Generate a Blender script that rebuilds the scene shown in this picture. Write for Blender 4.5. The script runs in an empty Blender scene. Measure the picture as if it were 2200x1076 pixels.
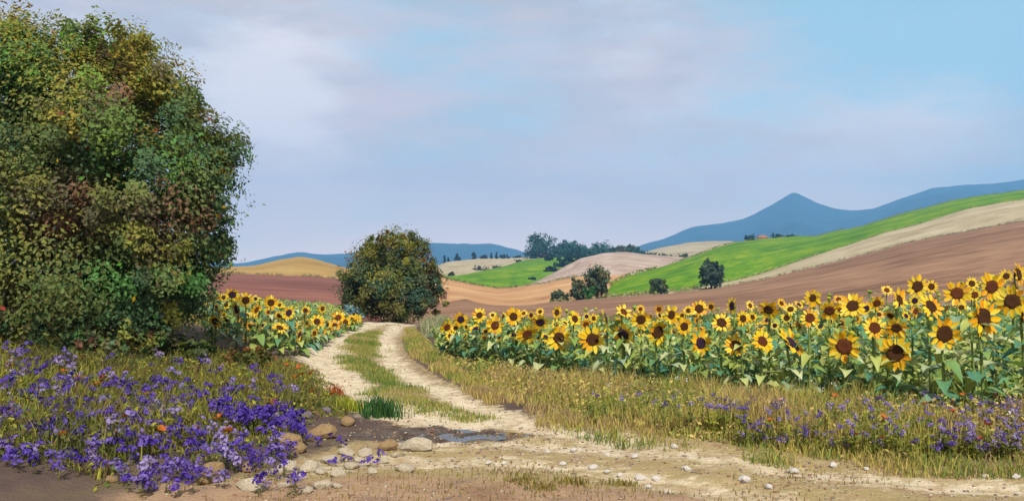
import bpy, math, random
import numpy as np
from mathutils import Vector, Matrix
R = math.radians
rng = np.random.default_rng(7)
random.seed(7)
SC = bpy.context.scene
COL = SC.collection

# ------------------------------------------------------------------ camera, sky, sun, exposure
F, HOR, EYE = 1700.0, 590.0, 1.4            # focal length and eye level in pixels of a 2200 wide frame, eye height in metres
cam_d = bpy.data.cameras.new("camera"); cam = bpy.data.objects.new("camera", cam_d); COL.objects.link(cam)
cam.location = (0, 0, EYE); cam.rotation_euler = (R(90), 0, 0)
cam_d.sensor_width = 36; cam_d.lens = 36 * F / 2200; cam_d.shift_y = (HOR - 538) / 2200
cam_d.clip_start = 0.1; cam_d.clip_end = 20000
SC.camera = cam

SUN_EL, SUN_AZ = 48.0, 168.0                # compass: 0 = +Y (view), clockwise; the sun stands behind the camera, a little to the right
sx, sy, sz = math.sin(R(SUN_AZ)) * math.cos(R(SUN_EL)), math.cos(R(SUN_AZ)) * math.cos(R(SUN_EL)), math.sin(R(SUN_EL))
sun_d = bpy.data.lights.new("sun", 'SUN'); sun = bpy.data.objects.new("sun", sun_d); COL.objects.link(sun)
sun_d.energy = 3.0; sun_d.angle = R(3.5); sun_d.color = (1.0, 0.93, 0.82)
sun.rotation_euler = Vector((-sx, -sy, -sz)).to_track_quat('-Z', 'Y').to_euler()
SC.view_settings.view_transform = 'Standard'; SC.view_settings.look = 'None'
SC.view_settings.exposure = 1.18; SC.view_settings.gamma = 1.0; SC.view_settings.use_curve_mapping = False

def pdir(px, py):
    v = Vector(((px - 1100) / F, 1.0, (HOR - py) / F)); return v.normalized()

def build_world():
    w = bpy.data.worlds.new("World"); SC.world = w; w.use_nodes = True
    nt = w.node_tree; N = nt.nodes; L = nt.links; N.clear()
    out = N.new('ShaderNodeOutputWorld'); bg = N.new('ShaderNodeBackground'); bg.inputs[1].default_value = 0.1
    L.new(bg.outputs[0], out.inputs[0])
    sky = N.new('ShaderNodeTexSky'); sky.sky_type = 'NISHITA'; sky.sun_disc = False
    sky.sun_elevation = R(SUN_EL); sky.sun_rotation = R(SUN_AZ); sky.air_density = 1.0; sky.dust_density = 0.6; sky.ozone_density = 1.0
    tc = N.new('ShaderNodeTexCoord')
    def math_(op, a, b=None, clamp=False):
        n = N.new('ShaderNodeMath'); n.operation = op; n.use_clamp = clamp
        for i, v in enumerate((a, b)):
            if v is None: continue
            if isinstance(v, (int, float)): n.inputs[i].default_value = v
            else: L.new(v, n.inputs[i])
        return n.outputs[0]
    def noise(scale, stretch, det=6, rough=0.55, off=(0, 0, 0)):
        m = N.new('ShaderNodeMapping'); m.inputs['Scale'].default_value = stretch; m.inputs['Location'].default_value = off
        L.new(tc.outputs['Generated'], m.inputs[0])
        n = N.new('ShaderNodeTexNoise'); n.inputs['Scale'].default_value = scale; n.inputs['Detail'].default_value = det; n.inputs['Roughness'].default_value = rough
        L.new(m.outputs[0], n.inputs['Vector']); return n.outputs['Fac']
    def blob(px, py, sharp):
        d = pdir(px, py)
        n = N.new('ShaderNodeVectorMath'); n.operation = 'DOT_PRODUCT'; n.inputs[1].default_value = d
        L.new(tc.outputs['Generated'], n.inputs[0])
        e = math_('MULTIPLY', math_('SUBTRACT', n.outputs['Value'], 1.0), sharp)
        return math_('EXPONENT', e)
    def mix(fac, a, b):
        n = N.new('ShaderNodeMix'); n.data_type = 'RGBA'
        L.new(fac, n.inputs[0]) if not isinstance(fac, float) else setattr(n.inputs[0], 'default_value', fac)
        for i, v in ((6, a), (7, b)):
            if isinstance(v, tuple): n.inputs[i].default_value = (*v, 1)
            else: L.new(v, n.inputs[i])
        return n.outputs[2]
    def ramp(fac, lo, hi):
        n = N.new('ShaderNodeMapRange'); n.interpolation_type = 'SMOOTHSTEP'
        n.inputs['From Min'].default_value = lo; n.inputs['From Max'].default_value = hi
        L.new(fac, n.inputs['Value']); return n.outputs['Result']
    n1 = noise(2.4, (1, 1, 4.6), 8, 0.6)
    n2 = noise(6.0, (1, 1, 3.4), 9, 0.66, (3.1, 1.7, 0.4))
    n3 = noise(3.4, (1, 1, 3.6), 7, 0.62, (7.7, 2.3, 5.1))
    # open blue in the cloud sheet
    gaps = None
    for a in ((2180, 30, 60, 0.8), (1640, 20, 70, 0.34), (1060, 60, 110, 0.2), (1950, 60, 120, 0.22), (1600, 320, 200, 0.12), (800, -60, 60, 0.22), (420, 60, 120, 0.12)):
        b = math_('MULTIPLY', blob(*a[:3]), a[3]); gaps = b if gaps is None else math_('ADD', gaps, b)
    puffs = None
    for a in ((590, 205, 300, 0.6), (1960, 215, 160, 0.26), (2080, 190, 350, 0.2), (1400, 130, 200, 0.16), (1700, 300, 120, 0.2), (150, 300, 60, 0.1)):
        b = math_('MULTIPLY', blob(*a[:3]), a[3]); puffs = b if puffs is None else math_('ADD', puffs, b)
    g = math_('ADD', math_('MULTIPLY', math_('SUBTRACT', n1, 0.5), 0.7), gaps)
    g = math_('SUBTRACT', math_('ADD', g, math_('MULTIPLY', math_('SUBTRACT', n2, 0.5), 1.0)), puffs)
    gapf = math_('MULTIPLY', ramp(g, -0.02, 0.62), 0.9)
    # cloud sheet colours: lilac grey, pinker low, white tops
    lil = mix(ramp(n3, 0.40, 0.62), (2.45, 2.45, 2.75), (3.35, 2.85, 3.05))
    wh = math_('ADD', math_('MULTIPLY', math_('SUBTRACT', n2, 0.5), 1.2), puffs)
    sheet = mix(math_('MULTIPLY', ramp(wh, 0.02, 0.5), 0.85), lil, (4.5, 4.25, 4.4))
    sx_ = N.new('ShaderNodeSeparateXYZ'); L.new(tc.outputs['Generated'], sx_.inputs[0])
    low = math_('EXPONENT', math_('MULTIPLY', math_('MAXIMUM', sx_.outputs[2], 0.0), -9.0))
    sheet = mix(math_('MULTIPLY', low, 0.95), sheet, (9.0, 6.8, 5.9))
    blue = mix(0.72, sky.outputs[0], (1.75, 3.25, 3.65))
    col = mix(gapf, sheet, blue)
    L.new(col, bg.inputs[0])
build_world()
SC.cycles.volume_bounces = 0
SC.cycles.max_bounces = 6; SC.cycles.diffuse_bounces = 3; SC.cycles.transmission_bounces = 3; SC.cycles.transparent_max_bounces = 8
SC.cycles.use_denoising = True

# ------------------------------------------------------------------ helpers
def link(o, parent=None):
    COL.objects.link(o)
    if parent is not None: o.parent = parent
    return o
def tag(o, label=None, cat=None, group=None, kind=None):
    if label: o["label"] = label
    if cat: o["category"] = cat
    if group: o["group"] = group
    if kind: o["kind"] = kind
    return o
def empty(name, loc, label, cat, group=None, rz=0.0, sc=1.0):
    o = bpy.data.objects.new(name, None); link(o); o.location = loc; o.rotation_euler = (0, 0, rz); o.scale = (sc, sc, sc)
    o.empty_display_size = 0.1
    return tag(o, label, cat, group)
def mesh_data(name, V, Fs, mat=None, smooth=True, col=None, uv=None):
    """V (n,3) array; Fs list of (m,k) int arrays or list of tuples; col per vertex"""
    me = bpy.data.meshes.new(name)
    V = np.asarray(V, dtype=np.float32)
    if isinstance(Fs, list) and Fs and isinstance(Fs[0], (tuple, list)):
        me.from_pydata(V.tolist(), [], Fs)
    else:
        if not isinstance(Fs, list): Fs = [Fs]
        loops = np.concatenate([f.ravel() for f in Fs]).astype(np.int32)
        tot = np.concatenate([np.full(len(f), f.shape[1], np.int32) for f in Fs])
        st = np.concatenate([[0], np.cumsum(tot)[:-1]]).astype(np.int32)
        me.vertices.add(len(V)); me.vertices.foreach_set('co', V.ravel())
        me.loops.add(len(loops)); me.loops.foreach_set('vertex_index', loops)
        me.polygons.add(len(tot)); me.polygons.foreach_set('loop_start', st); me.polygons.foreach_set('loop_total', tot)
        me.update(calc_edges=True); me.validate()
    if col is not None:
        a = me.color_attributes.new('Col', 'FLOAT_COLOR', 'POINT')
        c = np.ones((len(V), 4), np.float32); col = np.asarray(col); c[:, :col.shape[1]] = col; a.data.foreach_set('color', c.ravel())
    if uv is not None:
        a = me.attributes.new('fieldco', 'FLOAT_VECTOR', 'POINT')
        c = np.zeros((len(V), 3), np.float32); c[:, :2] = uv; a.data.foreach_set('vector', c.ravel())
    if mat: me.materials.append(mat)
    if smooth: me.polygons.foreach_set('use_smooth', np.ones(len(me.polygons), bool))
    return me
def obj(name, me, parent=None, loc=(0, 0, 0), rot=(0, 0, 0), sc=(1, 1, 1)):
    o = bpy.data.objects.new(name, me); link(o, parent); o.location = loc; o.rotation_euler = rot
    o.scale = (sc, sc, sc) if isinstance(sc, (int, float)) else sc
    return o
def hsh(i, j, s):
    n = (i * 374761393 + j * 668265263 + s * 1442695041) & 0xffffffff
    n = ((n ^ (n >> 13)) * 1274126177) & 0xffffffff
    return ((n ^ (n >> 16)) & 0xffff) / 65535.0
def vnoise(x, y, s=0):
    x = np.asarray(x, float); y = np.asarray(y, float)
    i = np.floor(x).astype(np.int64); j = np.floor(y).astype(np.int64); fx = x - i; fy = y - j
    fx = fx * fx * (3 - 2 * fx); fy = fy * fy * (3 - 2 * fy)
    a = hsh(i, j, s); b = hsh(i + 1, j, s); c = hsh(i, j + 1, s); d = hsh(i + 1, j + 1, s)
    return (a * (1 - fx) + b * fx) * (1 - fy) + (c * (1 - fx) + d * fx) * fy - 0.5
def fbm(x, y, s=0, o=4):
    r = 0; a = 1.0
    for k in range(o): r = r + a * vnoise(np.asarray(x) * 2**k, np.asarray(y) * 2**k, s + k); a *= 0.5
    return r
def sstep(a, b, x): t = np.clip((np.asarray(x, float) - a) / (b - a), 0, 1); return t * t * (3 - 2 * t)
def seg_dist(x, y, poly):
    best = np.full(np.shape(x), 1e9)
    for (x0, y0), (x1, y1) in zip(poly[:-1], poly[1:]):
        dx, dy = x1 - x0, y1 - y0; t = np.clip(((x - x0) * dx + (y - y0) * dy) / (dx * dx + dy * dy), 0, 1)
        best = np.minimum(best, np.hypot(x - x0 - t * dx, y - y0 - t * dy))
    return best
def inside(x, y, poly):
    c = np.zeros(np.shape(x), bool); n = len(poly)
    for k in range(n):
        x0, y0 = poly[k]; x1, y1 = poly[(k + 1) % n]
        if y0 == y1: continue
        hit = ((y0 > y) != (y1 > y)) & (x < (x1 - x0) * (y - y0) / (y1 - y0) + x0); c ^= hit
    return c
def at(px, py, d): return ((px - 1100) / F * d, d, EYE - (py - HOR) / F * d)
def flat(px, py): d = F * EYE / (py - HOR); return ((px - 1100) / F * d, d)       # where a view ray meets level ground

# ------------------------------------------------------------------ materials
def new_mat(name):
    m = bpy.data.materials.new(name); m.use_nodes = True; nt = m.node_tree; nt.nodes.clear()
    out = nt.nodes.new('ShaderNodeOutputMaterial'); b = nt.nodes.new('ShaderNodeBsdfPrincipled')
    nt.links.new(b.outputs[0], out.inputs[0]); b.inputs['Specular IOR Level'].default_value = 0.25
    return m, nt, b, out
def ramp_node(nt, cols, stops=None):
    r = nt.nodes.new('ShaderNodeValToRGB'); el = r.color_ramp.elements
    n = len(cols); stops = stops or [k / (n - 1) for k in range(n)]
    el[0].position = stops[0]; el[0].color = (*cols[0], 1); el[1].position = stops[-1]; el[1].color = (*cols[-1], 1)
    for k in range(1, n - 1): e = el.new(stops[k]); e.color = (*cols[k], 1)
    return r
def noise_mat(name, cols, scale=4.0, detail=6, rough=0.9, bump=0.0, bscale=None, stops=None, coord='Object', spec=0.2):
    m, nt, b, out = new_mat(name); N, L = nt.nodes, nt.links
    tc = N.new('ShaderNodeTexCoord'); nz = N.new('ShaderNodeTexNoise'); nz.inputs['Scale'].default_value = scale; nz.inputs['Detail'].default_value = detail
    L.new(tc.outputs[coord], nz.inputs['Vector']); r = ramp_node(nt, cols, stops or ([0.3, 0.7] if len(cols) == 2 else [0.28 + 0.44 * k / (len(cols) - 1) for k in range(len(cols))]))
    L.new(nz.outputs['Fac'], r.inputs[0]); L.new(r.outputs[0], b.inputs['Base Color'])
    b.inputs['Roughness'].default_value = rough; b.inputs['Specular IOR Level'].default_value = spec
    if bump:
        n2 = N.new('ShaderNodeTexNoise'); n2.inputs['Scale'].default_value = bscale or scale * 4; n2.inputs['Detail'].default_value = 8
        L.new(tc.outputs[coord], n2.inputs['Vector']); bp = N.new('ShaderNodeBump'); bp.inputs['Strength'].default_value = bump; bp.inputs['Distance'].default_value = 0.05
        L.new(n2.outputs['Fac'], bp.inputs['Height']); L.new(bp.outputs[0], b.inputs['Normal'])
    return m
def leafy(m, nt, b, out, src, trans=0.3, rough=0.6):
    """leaf shading: reflects and lets some light through"""
    N, L = nt.nodes, nt.links
    t = N.new('ShaderNodeBsdfTranslucent'); mx = N.new('ShaderNodeMixShader'); mx.inputs[0].default_value = trans
    b.inputs['Roughness'].default_value = rough; b.inputs['Specular IOR Level'].default_value = 0.22
    L.new(src, b.inputs['Base Color']); L.new(src, t.inputs['Color'])
    L.new(b.outputs[0], mx.inputs[1]); L.new(t.outputs[0], mx.inputs[2]); L.new(mx.outputs[0], out.inputs[0])
def attr_leaf_mat(name, trans=0.3, rough=0.65):
    m, nt, b, out = new_mat(name); a = nt.nodes.new('ShaderNodeAttribute'); a.attribute_name = 'Col'
    leafy(m, nt, b, out, a.outputs['Color'], trans, rough); return m
def random_leaf_mat(name, cols, trans=0.3, rough=0.55, nscale=9.0, namp=0.35, spread=1.0):
    """each object picks its own tone; veins and blotches from noise"""
    m, nt, b, out = new_mat(name); N, L = nt.nodes, nt.links
    oi = N.new('ShaderNodeObjectInfo'); tc = N.new('ShaderNodeTexCoord'); nz = N.new('ShaderNodeTexNoise'); nz.inputs['Scale'].default_value = nscale; nz.inputs['Detail'].default_value = 4
    L.new(tc.outputs['Object'], nz.inputs['Vector'])
    ma = N.new('ShaderNodeMath'); ma.operation = 'MULTIPLY_ADD'; L.new(nz.outputs['Fac'], ma.inputs[0]); ma.inputs[1].default_value = namp
    sub = N.new('ShaderNodeMath'); sub.operation = 'SUBTRACT'; L.new(oi.outputs['Random'], sub.inputs[0]); sub.inputs[1].default_value = namp * 0.5
    L.new(sub.outputs[0], ma.inputs[2]); r = ramp_node(nt, cols); L.new(ma.outputs[0], r.inputs[0])
    leafy(m, nt, b, out, r.outputs[0], trans, rough); return m
def field_mat(name, cols, us=0.05, vs=0.6, scale=1.0, rough=0.95, bump=0.5, fine=(0.4, 6.0)):
    """streaks and furrows that run along the field"""
    m, nt, b, out = new_mat(name); N, L = nt.nodes, nt.links
    a = N.new('ShaderNodeAttribute'); a.attribute_name = 'fieldco'
    def nz(u, v, det):
        mp = N.new('ShaderNodeMapping'); mp.inputs['Scale'].default_value = (u, v, 1); L.new(a.outputs['Vector'], mp.inputs[0])
        n = N.new('ShaderNodeTexNoise'); n.inputs['Scale'].default_value = scale; n.inputs['Detail'].default_value = det; n.inputs['Roughness'].default_value = 0.6
        L.new(mp.outputs[0], n.inputs['Vector']); return n.outputs['Fac']
    n1 = nz(us * 1.6, vs, 6); n2 = nz(us * 14, vs * fine[1], 6); n3 = nz(0.035, 0.05, 6)
    s = N.new('ShaderNodeMath'); s.operation = 'ADD'; L.new(n1, s.inputs[0]); L.new(n2, s.inputs[1])
    s2 = N.new('ShaderNodeMath'); s2.operation = 'ADD'; L.new(s.outputs[0], s2.inputs[0]); L.new(n3, s2.inputs[1])
    d = N.new('ShaderNodeMath'); d.operation = 'DIVIDE'; L.new(s2.outputs[0], d.inputs[0]); d.inputs[1].default_value = 3.0
    k = len(cols); r = ramp_node(nt, cols, [0.40 + 0.20 * q / (k - 1) for q in range(k)])
    L.new(d.outputs[0], r.inputs[0]); L.new(r.outputs[0], b.inputs['Base Color']); b.inputs['Roughness'].default_value = rough; b.inputs['Specular IOR Level'].default_value = 0.1
    if bump:
        bp = N.new('ShaderNodeBump'); bp.inputs['Strength'].default_value = bump; bp.inputs['Distance'].default_value = 0.4
        L.new(s.outputs[0], bp.inputs['Height']); L.new(bp.outputs[0], b.inputs['Normal'])
    return m

# ------------------------------------------------------------------ the near ground: road, cart track, verges
def pl(pts): return [flat(*p) for p in pts]
TRACK_L = pl([(1010, 905), (860, 885), (758, 848), (716, 815), (690, 782), (700, 753), (728, 730), (774, 708), (820, 694), (850, 688)])
TRACK_R = pl([(1330, 945), (1141, 908), (1006, 863), (948, 836), (894, 815), (850, 790), (828, 757), (826, 728), (850, 703), (880, 692)])
RUT_1 = pl([(2700, 1130), (2200, 1045), (1750, 1010), (1450, 975), (1250, 955), (1050, 945), (900, 950)])
RUT_2 = pl([(2300, 1180), (1800, 1085), (1500, 1040), (1300, 1010), (1100, 990), (900, 985), (700, 1000)])
ROAD = pl([(-200, 1500), (300, 1090), (560, 1020), (700, 968), (830, 940), (1000, 920), (1150, 905), (1300, 922), (1500, 944), (1800, 972), (2200, 996), (2700, 1030), (3400, 1085), (3400, 1500)])
PATH = pl([(760, 880), (680, 815), (668, 782), (690, 742), (735, 718), (800, 694), (880, 690), (905, 697), (865, 725), (880, 765), (940, 805), (1060, 860), (1200, 912), (1000, 920), (850, 915)])
PUDDLE_C = flat(955, 926)
def gz(x, y, fine=True):
    x = np.asarray(x, float); y = np.asarray(y, float)
    z = 0.045 * np.maximum(0, x - 3.0) * sstep(3, 9, y)
    z = z + 0.118 * np.maximum(0, -1.6 - x - 0.10 * np.maximum(0, y - 9)) * sstep(2.5, 6.5, y) * (1 - 0.5 * sstep(14, 24, y))
    z = z - 1.9 * sstep(21, 44, y) * (1 - 0.35 * sstep(2, 14, x))
    if fine:
        z = z + 0.05 * fbm(x * 0.7, y * 0.7, 3, 3) * sstep(0.2, 1.0, seg_dist(x, y, TRACK_L)) + 0.032 * fbm(x * 3, y * 4, 9, 4)
        for t, w in ((TRACK_L, 0.28), (TRACK_R, 0.28), (RUT_1, 0.3), (RUT_2, 0.3)):
            z = z - 0.035 * np.exp(-(seg_dist(x, y, t) / w)**2)
        e = ((x - PUDDLE_C[0]) / 0.62)**2 + ((y - PUDDLE_C[1]) / 0.27)**2
        z = z - 0.055 * np.exp(-e * 0.8) + 0.10 * np.exp(-e * 0.6) * fbm(x * 4.2, y * 8, 23, 4)
    return z
def gzf(x, y): return float(gz(np.array([x]), np.array([y]))[0])

def ground_material():
    m, nt, b, out = new_mat('ground_soil'); N, L = nt.nodes, nt.links
    tc = N.new('ShaderNodeTexCoord'); at_ = N.new('ShaderNodeAttribute'); at_.attribute_name = 'Col'
    sep = N.new('ShaderNodeSeparateColor'); L.new(at_.outputs['Color'], sep.inputs[0])
    def nz(s, det, st=(1, 1, 1), rgh=0.6):
        mp = N.new('ShaderNodeMapping'); mp.inputs['Scale'].default_value = st; L.new(tc.outputs['Object'], mp.inputs[0])
        n = N.new('ShaderNodeTexNoise'); n.inputs['Scale'].default_value = s; n.inputs['Detail'].default_value = det; n.inputs['Roughness'].default_value = rgh
        L.new(mp.outputs[0], n.inputs['Vector']); return n.outputs['Fac']
    def thr(mask, n, amp=1.0, lo=0.35, hi=0.65):
        a = N.new('ShaderNodeMath'); a.operation = 'MULTIPLY_ADD'; L.new(n, a.inputs[0]); a.inputs[1].default_value = amp; L.new(mask, a.inputs[2])
        mr = N.new('ShaderNodeMapRange'); mr.interpolation_type = 'SMOOTHSTEP'; mr.inputs['From Min'].default_value = lo + amp * 0.5; mr.inputs['From Max'].default_value = hi + amp * 0.5
        L.new(a.outputs[0], mr.inputs['Value']); return mr.outputs['Result']
    def mix(f, a, c):
        n = N.new('ShaderNodeMix'); n.data_type = 'RGBA'; L.new(f, n.inputs[0]); L.new(a, n.inputs[6]); L.new(c, n.inputs[7]); return n.outputs[2]
    def rc(n, cols): r = ramp_node(nt, cols, [0.3 + 0.4 * k / (len(cols) - 1) for k in range(len(cols))]); L.new(n, r.inputs[0]); return r.outputs[0]
    a = nz(1.7, 8); c = nz(9, 8); e = nz(3.2, 6, (1, 2.2, 1))
    soil = rc(a, [(0.05, 0.033, 0.03), (0.085, 0.058, 0.046), (0.11, 0.085, 0.045)])
    road = rc(e, [(0.17, 0.11, 0.06), (0.29, 0.215, 0.11), (0.25, 0.20, 0.085), (0.37, 0.30, 0.18)])
    sand = rc(c, [(0.33, 0.25, 0.15), (0.47, 0.40, 0.27), (0.54, 0.48, 0.36)])
    pink = rc(a, [(0.20, 0.12, 0.07), (0.29, 0.195, 0.115), (0.18, 0.115, 0.09)])
    col = mix(thr(sep.outputs[1], c, 0.5), soil, road)
    col = mix(thr(sep.outputs[2], e, 0.7), col, pink)
    col = mix(thr(sep.outputs[0], nz(4.5, 9, (1, 1.8, 1), 0.7), 2.2, 0.2, 0.8), col, sand)
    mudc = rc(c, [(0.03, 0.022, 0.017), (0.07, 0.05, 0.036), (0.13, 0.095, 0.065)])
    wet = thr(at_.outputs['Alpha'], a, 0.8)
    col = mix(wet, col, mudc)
    L.new(col, b.inputs['Base Color']); b.inputs['Specular IOR Level'].default_value = 0.2
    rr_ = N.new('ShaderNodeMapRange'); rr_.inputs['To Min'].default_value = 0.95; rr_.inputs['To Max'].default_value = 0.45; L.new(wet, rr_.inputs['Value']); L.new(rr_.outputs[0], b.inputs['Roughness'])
    f = nz(38, 8); bp = N.new('ShaderNodeBump'); bp.inputs['Strength'].default_value = 0.8; bp.inputs['Distance'].default_value = 0.03
    ad = N.new('ShaderNodeMath'); ad.operation = 'ADD'; L.new(f, ad.inputs[0]); L.new(c, ad.inputs[1]); L.new(ad.outputs[0], bp.inputs['Height']); L.new(bp.outputs[0], b.inputs['Normal'])
    return m
def build_ground():
    xs = np.concatenate([np.linspace(-60, -10, 40)[:-1], np.linspace(-10, 10, 330)[:-1], np.linspace(10, 60, 40)])
    ys = np.concatenate([np.linspace(-12, 3.5, 20)[:-1], np.linspace(3.5, 14, 180)[:-1], np.linspace(14, 26, 90)[:-1], np.linspace(26, 60, 40)])
    X, Y = np.meshgrid(xs, ys); x = X.ravel(); y = Y.ravel(); z = gz(x, y)
    nx, ny = len(xs), len(ys); i = np.arange(nx * ny).reshape(ny, nx)
    f = np.stack([i[:-1, :-1], i[:-1, 1:], i[1:, 1:], i[1:, :-1]], -1).reshape(-1, 4)
    tr = np.zeros(len(x))
    for t, w, s in ((TRACK_L, 0.42, 1.1), (TRACK_R, 0.28, 0.85), (RUT_1, 0.3, 0.62), (RUT_2, 0.26, 0.55)):
        tr = np.maximum(tr, s * np.exp(-(seg_dist(x, y, t) / w)**2))
    rd = np.clip(inside(x, y, ROAD) * 1.0, 0, 1); pa = inside(x, y, PATH) * 0.55
    # soft edges
    edge = np.minimum(seg_dist(x, y, ROAD), 0.35) / 0.35
    rd = np.where(rd > 0.5, 0.5 + 0.5 * edge, 0.5 - 0.5 * edge)
    g = np.maximum(rd, pa)
    pk = sstep(5.9, 5.2, y + 0.25 * np.abs(x + 0.6)) * sstep(2.6, 1.4, x) * sstep(-3.2, -1.6, x) * 0.9
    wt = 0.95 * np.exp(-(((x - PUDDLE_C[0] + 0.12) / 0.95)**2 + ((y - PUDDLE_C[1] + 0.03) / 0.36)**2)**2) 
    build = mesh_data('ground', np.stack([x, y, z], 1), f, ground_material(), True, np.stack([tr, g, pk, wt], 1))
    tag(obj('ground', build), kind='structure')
build_ground()

def curve_line(pts, x, amp=1.5, seed=0, sm=6):
    p = np.array(pts, float); xd = np.linspace(x[0], x[-1], 400)
    y = np.interp(xd, p[:, 0], p[:, 1]); d = np.interp(xd, p[:, 0], p[:, 2])
    k = np.hanning(2 * sm + 1); k /= k.sum()
    y = np.convolve(np.pad(y, sm, 'edge'), k, 'valid'); d = np.convolve(np.pad(d, sm, 'edge'), k, 'valid')
    y = y + amp * fbm(xd / 45.0, xd * 0 + seed * 7.3, seed, 5)
    return np.interp(x, xd, y), np.interp(x, xd, d)
def strip(name, x0, x1, near, far, mat, nx=160, nt=14, seed=(0, 1), amp=(2.0, 2.0), bulge=0.0, rough=0.12, skirt=0, sm=6, fs=9.0):
    """a field: real land between a nearer and a farther edge, each edge given by sight-line and distance"""
    x = np.linspace(x0, x1, nx)
    yn, dn = curve_line(near, x, amp[0], seed[0], sm); yf, df = curve_line(far, x, amp[1], seed[1], sm)
    A = np.stack([(x - 1100) / F * dn, dn, EYE - (yn - HOR) / F * dn], 1); B = np.stack([(x - 1100) / F * df, df, EYE - (yf - HOR) / F * df], 1)
    t = np.linspace(0, 1, nt)[:, None, None]
    P = A[None] * (1 - t) + B[None] * t
    ln = np.linalg.norm(B - A, axis=1).mean()
    w = np.sin(np.pi * t[..., 0])
    P[..., 2] += bulge * w * np.linalg.norm(B - A, axis=1)[None, :] + rough * w * fbm(P[..., 0] / fs, P[..., 1] / fs, seed[0] + 20, 4) * (ln / 60)
    al = np.concatenate([[0], np.cumsum(np.linalg.norm(np.diff((A + B) / 2, axis=0), axis=1))])
    uv = np.stack(np.broadcast_arrays(al[None, :], t[..., 0] * ln), -1)
    if skirt:
        S = P[-1].copy(); S[:, 1] += skirt; S[:, 0] *= S[:, 1] / P[-1][:, 1]; S[:, 2] -= skirt * 0.25
        P = np.concatenate([P, S[None]], 0); uv = np.concatenate([uv, uv[-1:] + [0, skirt]], 0); nt += 1
    i = np.arange(nx * nt).reshape(nt, nx)
    f = np.stack([i[:-1, :-1], i[:-1, 1:], i[1:, 1:], i[1:, :-1]], -1).reshape(-1, 4)
    return tag(obj(name, mesh_data(name, P.reshape(-1, 3), f, mat, True, None, uv.reshape(-1, 2))), kind='structure')

# ------------------------------------------------------------------ far land
M_soil = field_mat('ploughed_soil', [(0.10, 0.055, 0.034), (0.20, 0.115, 0.07), (0.27, 0.165, 0.10)], 0.010, 0.14)
M_peach = field_mat('peach_stubble', [(0.22, 0.105, 0.045), (0.37, 0.21, 0.095), (0.46, 0.32, 0.16)], 0.012, 0.13)
M_straw = field_mat('straw_stubble', [(0.21, 0.165, 0.09), (0.33, 0.28, 0.17), (0.40, 0.35, 0.24)], 0.010, 0.09)
M_green = field_mat('young_crop_green', [(0.038, 0.11, 0.004), (0.08, 0.19, 0.004), (0.20, 0.25, 0.007)], 0.008, 0.06)
M_pinkh = field_mat('grey_pink_fallow', [(0.20, 0.145, 0.115), (0.32, 0.245, 0.195), (0.42, 0.35, 0.3)], 0.010, 0.07)
M_maroon = field_mat('maroon_ploughed_soil', [(0.09, 0.036, 0.028), (0.16, 0.065, 0.047), (0.23, 0.105, 0.07)], 0.010, 0.12)
M_ochre = field_mat('ochre_wheat', [(0.21, 0.13, 0.035), (0.30, 0.19, 0.055), (0.36, 0.26, 0.09)], 0.010, 0.07)
M_chalk = field_mat('chalk_margin', [(0.32, 0.28, 0.25), (0.45, 0.42, 0.38)], 0.02, 0.2)
M_haze_forest = noise_mat('haze_blue_forest', [(0.008, 0.032, 0.06), (0.012, 0.045, 0.078), (0.022, 0.06, 0.09)], 0.012, 8, 0.95, 1.0, 0.03)  # bluish conifer tones, with blue distance haze also painted into the base colour
M_plain = noise_mat('valley_grass', [(0.12, 0.12, 0.04), (0.2, 0.17, 0.07)], 0.02, 6)

N0 = [(820, 700, 27), (900, 705, 27), (1000, 702, 27), (1300, 692, 27), (1700, 682, 27), (2000, 664, 27), (2200, 645, 27), (2800, 570, 27)]
B1 = [(820, 640, 60), (900, 655, 60), (950, 650, 62), (1000, 643, 64), (1050, 655, 66), (1100, 660, 70), (1180, 650, 80), (1300, 641, 92), (1420, 632, 104), (1500, 624, 112), (1560, 617, 120), (1650, 598, 135), (1720, 580, 142), (1800, 560, 150), (1950, 521, 165), (2100, 492, 175), (2200, 473, 182), (2400, 432, 190), (2800, 390, 200)]
strip('ploughed_field', 820, 2800, N0, B1, M_soil, 260, 20, (1, 2), bulge=0.004)
B2 = [(1280, 641, 93), (1305, 638, 96), (1400, 630, 106), (1480, 621, 114), (1540, 610, 125), (1590, 600, 140), (1640, 586, 155), (1700, 566, 172), (1760, 545, 185), (1830, 525, 200), (1900, 500, 215), (1990, 476, 230), (2080, 449, 245), (2200, 428, 260), (2400, 398, 280), (2800, 372, 300)]
B1R = [(1280, 643, 91)] + [p for p in B1 if p[0] >= 1300]
strip('straw_field', 1280, 2800, B1, B2, M_straw, 200, 12, (2, 3))
B3 = [(1280, 642, 94), (1300, 636, 97), (1312, 612, 112), (1340, 596, 140), (1400, 578, 170), (1480, 555, 215), (1540, 532, 255), (1580, 521, 280), (1640, 512, 310), (1750, 507, 330), (1850, 486, 350), (1950, 456, 370), (2050, 430, 385), (2200, 408, 400), (2400, 382, 420), (2800, 350, 440)]
strip('green_crop_hill', 1280, 2800, B2, B3, M_green, 260, 24, (3, 4), skirt=60, sm=3, bulge=0.006)
P0 = [(800, 592, 140), (940, 592, 140), (975, 603, 148), (1030, 614, 150), (1070, 620, 152), (1120, 616, 156), (1170, 608, 160), (1230, 596, 165), (1290, 590, 170), (1420, 592, 190), (1700, 600, 250)]
strip('peach_stubble_field', 800, 1420, B1, P0, M_peach, 160, 18, (2, 5), bulge=-0.01)
P1 = [(1060, 622, 153), (1100, 619, 162), (1140, 611, 185), (1180, 593, 220), (1215, 574, 260), (1250, 559, 300), (1300, 551, 330), (1340, 549, 335), (1400, 553, 335), (1480, 558, 335), (1560, 556, 335), (1700, 562, 335)]
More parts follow.
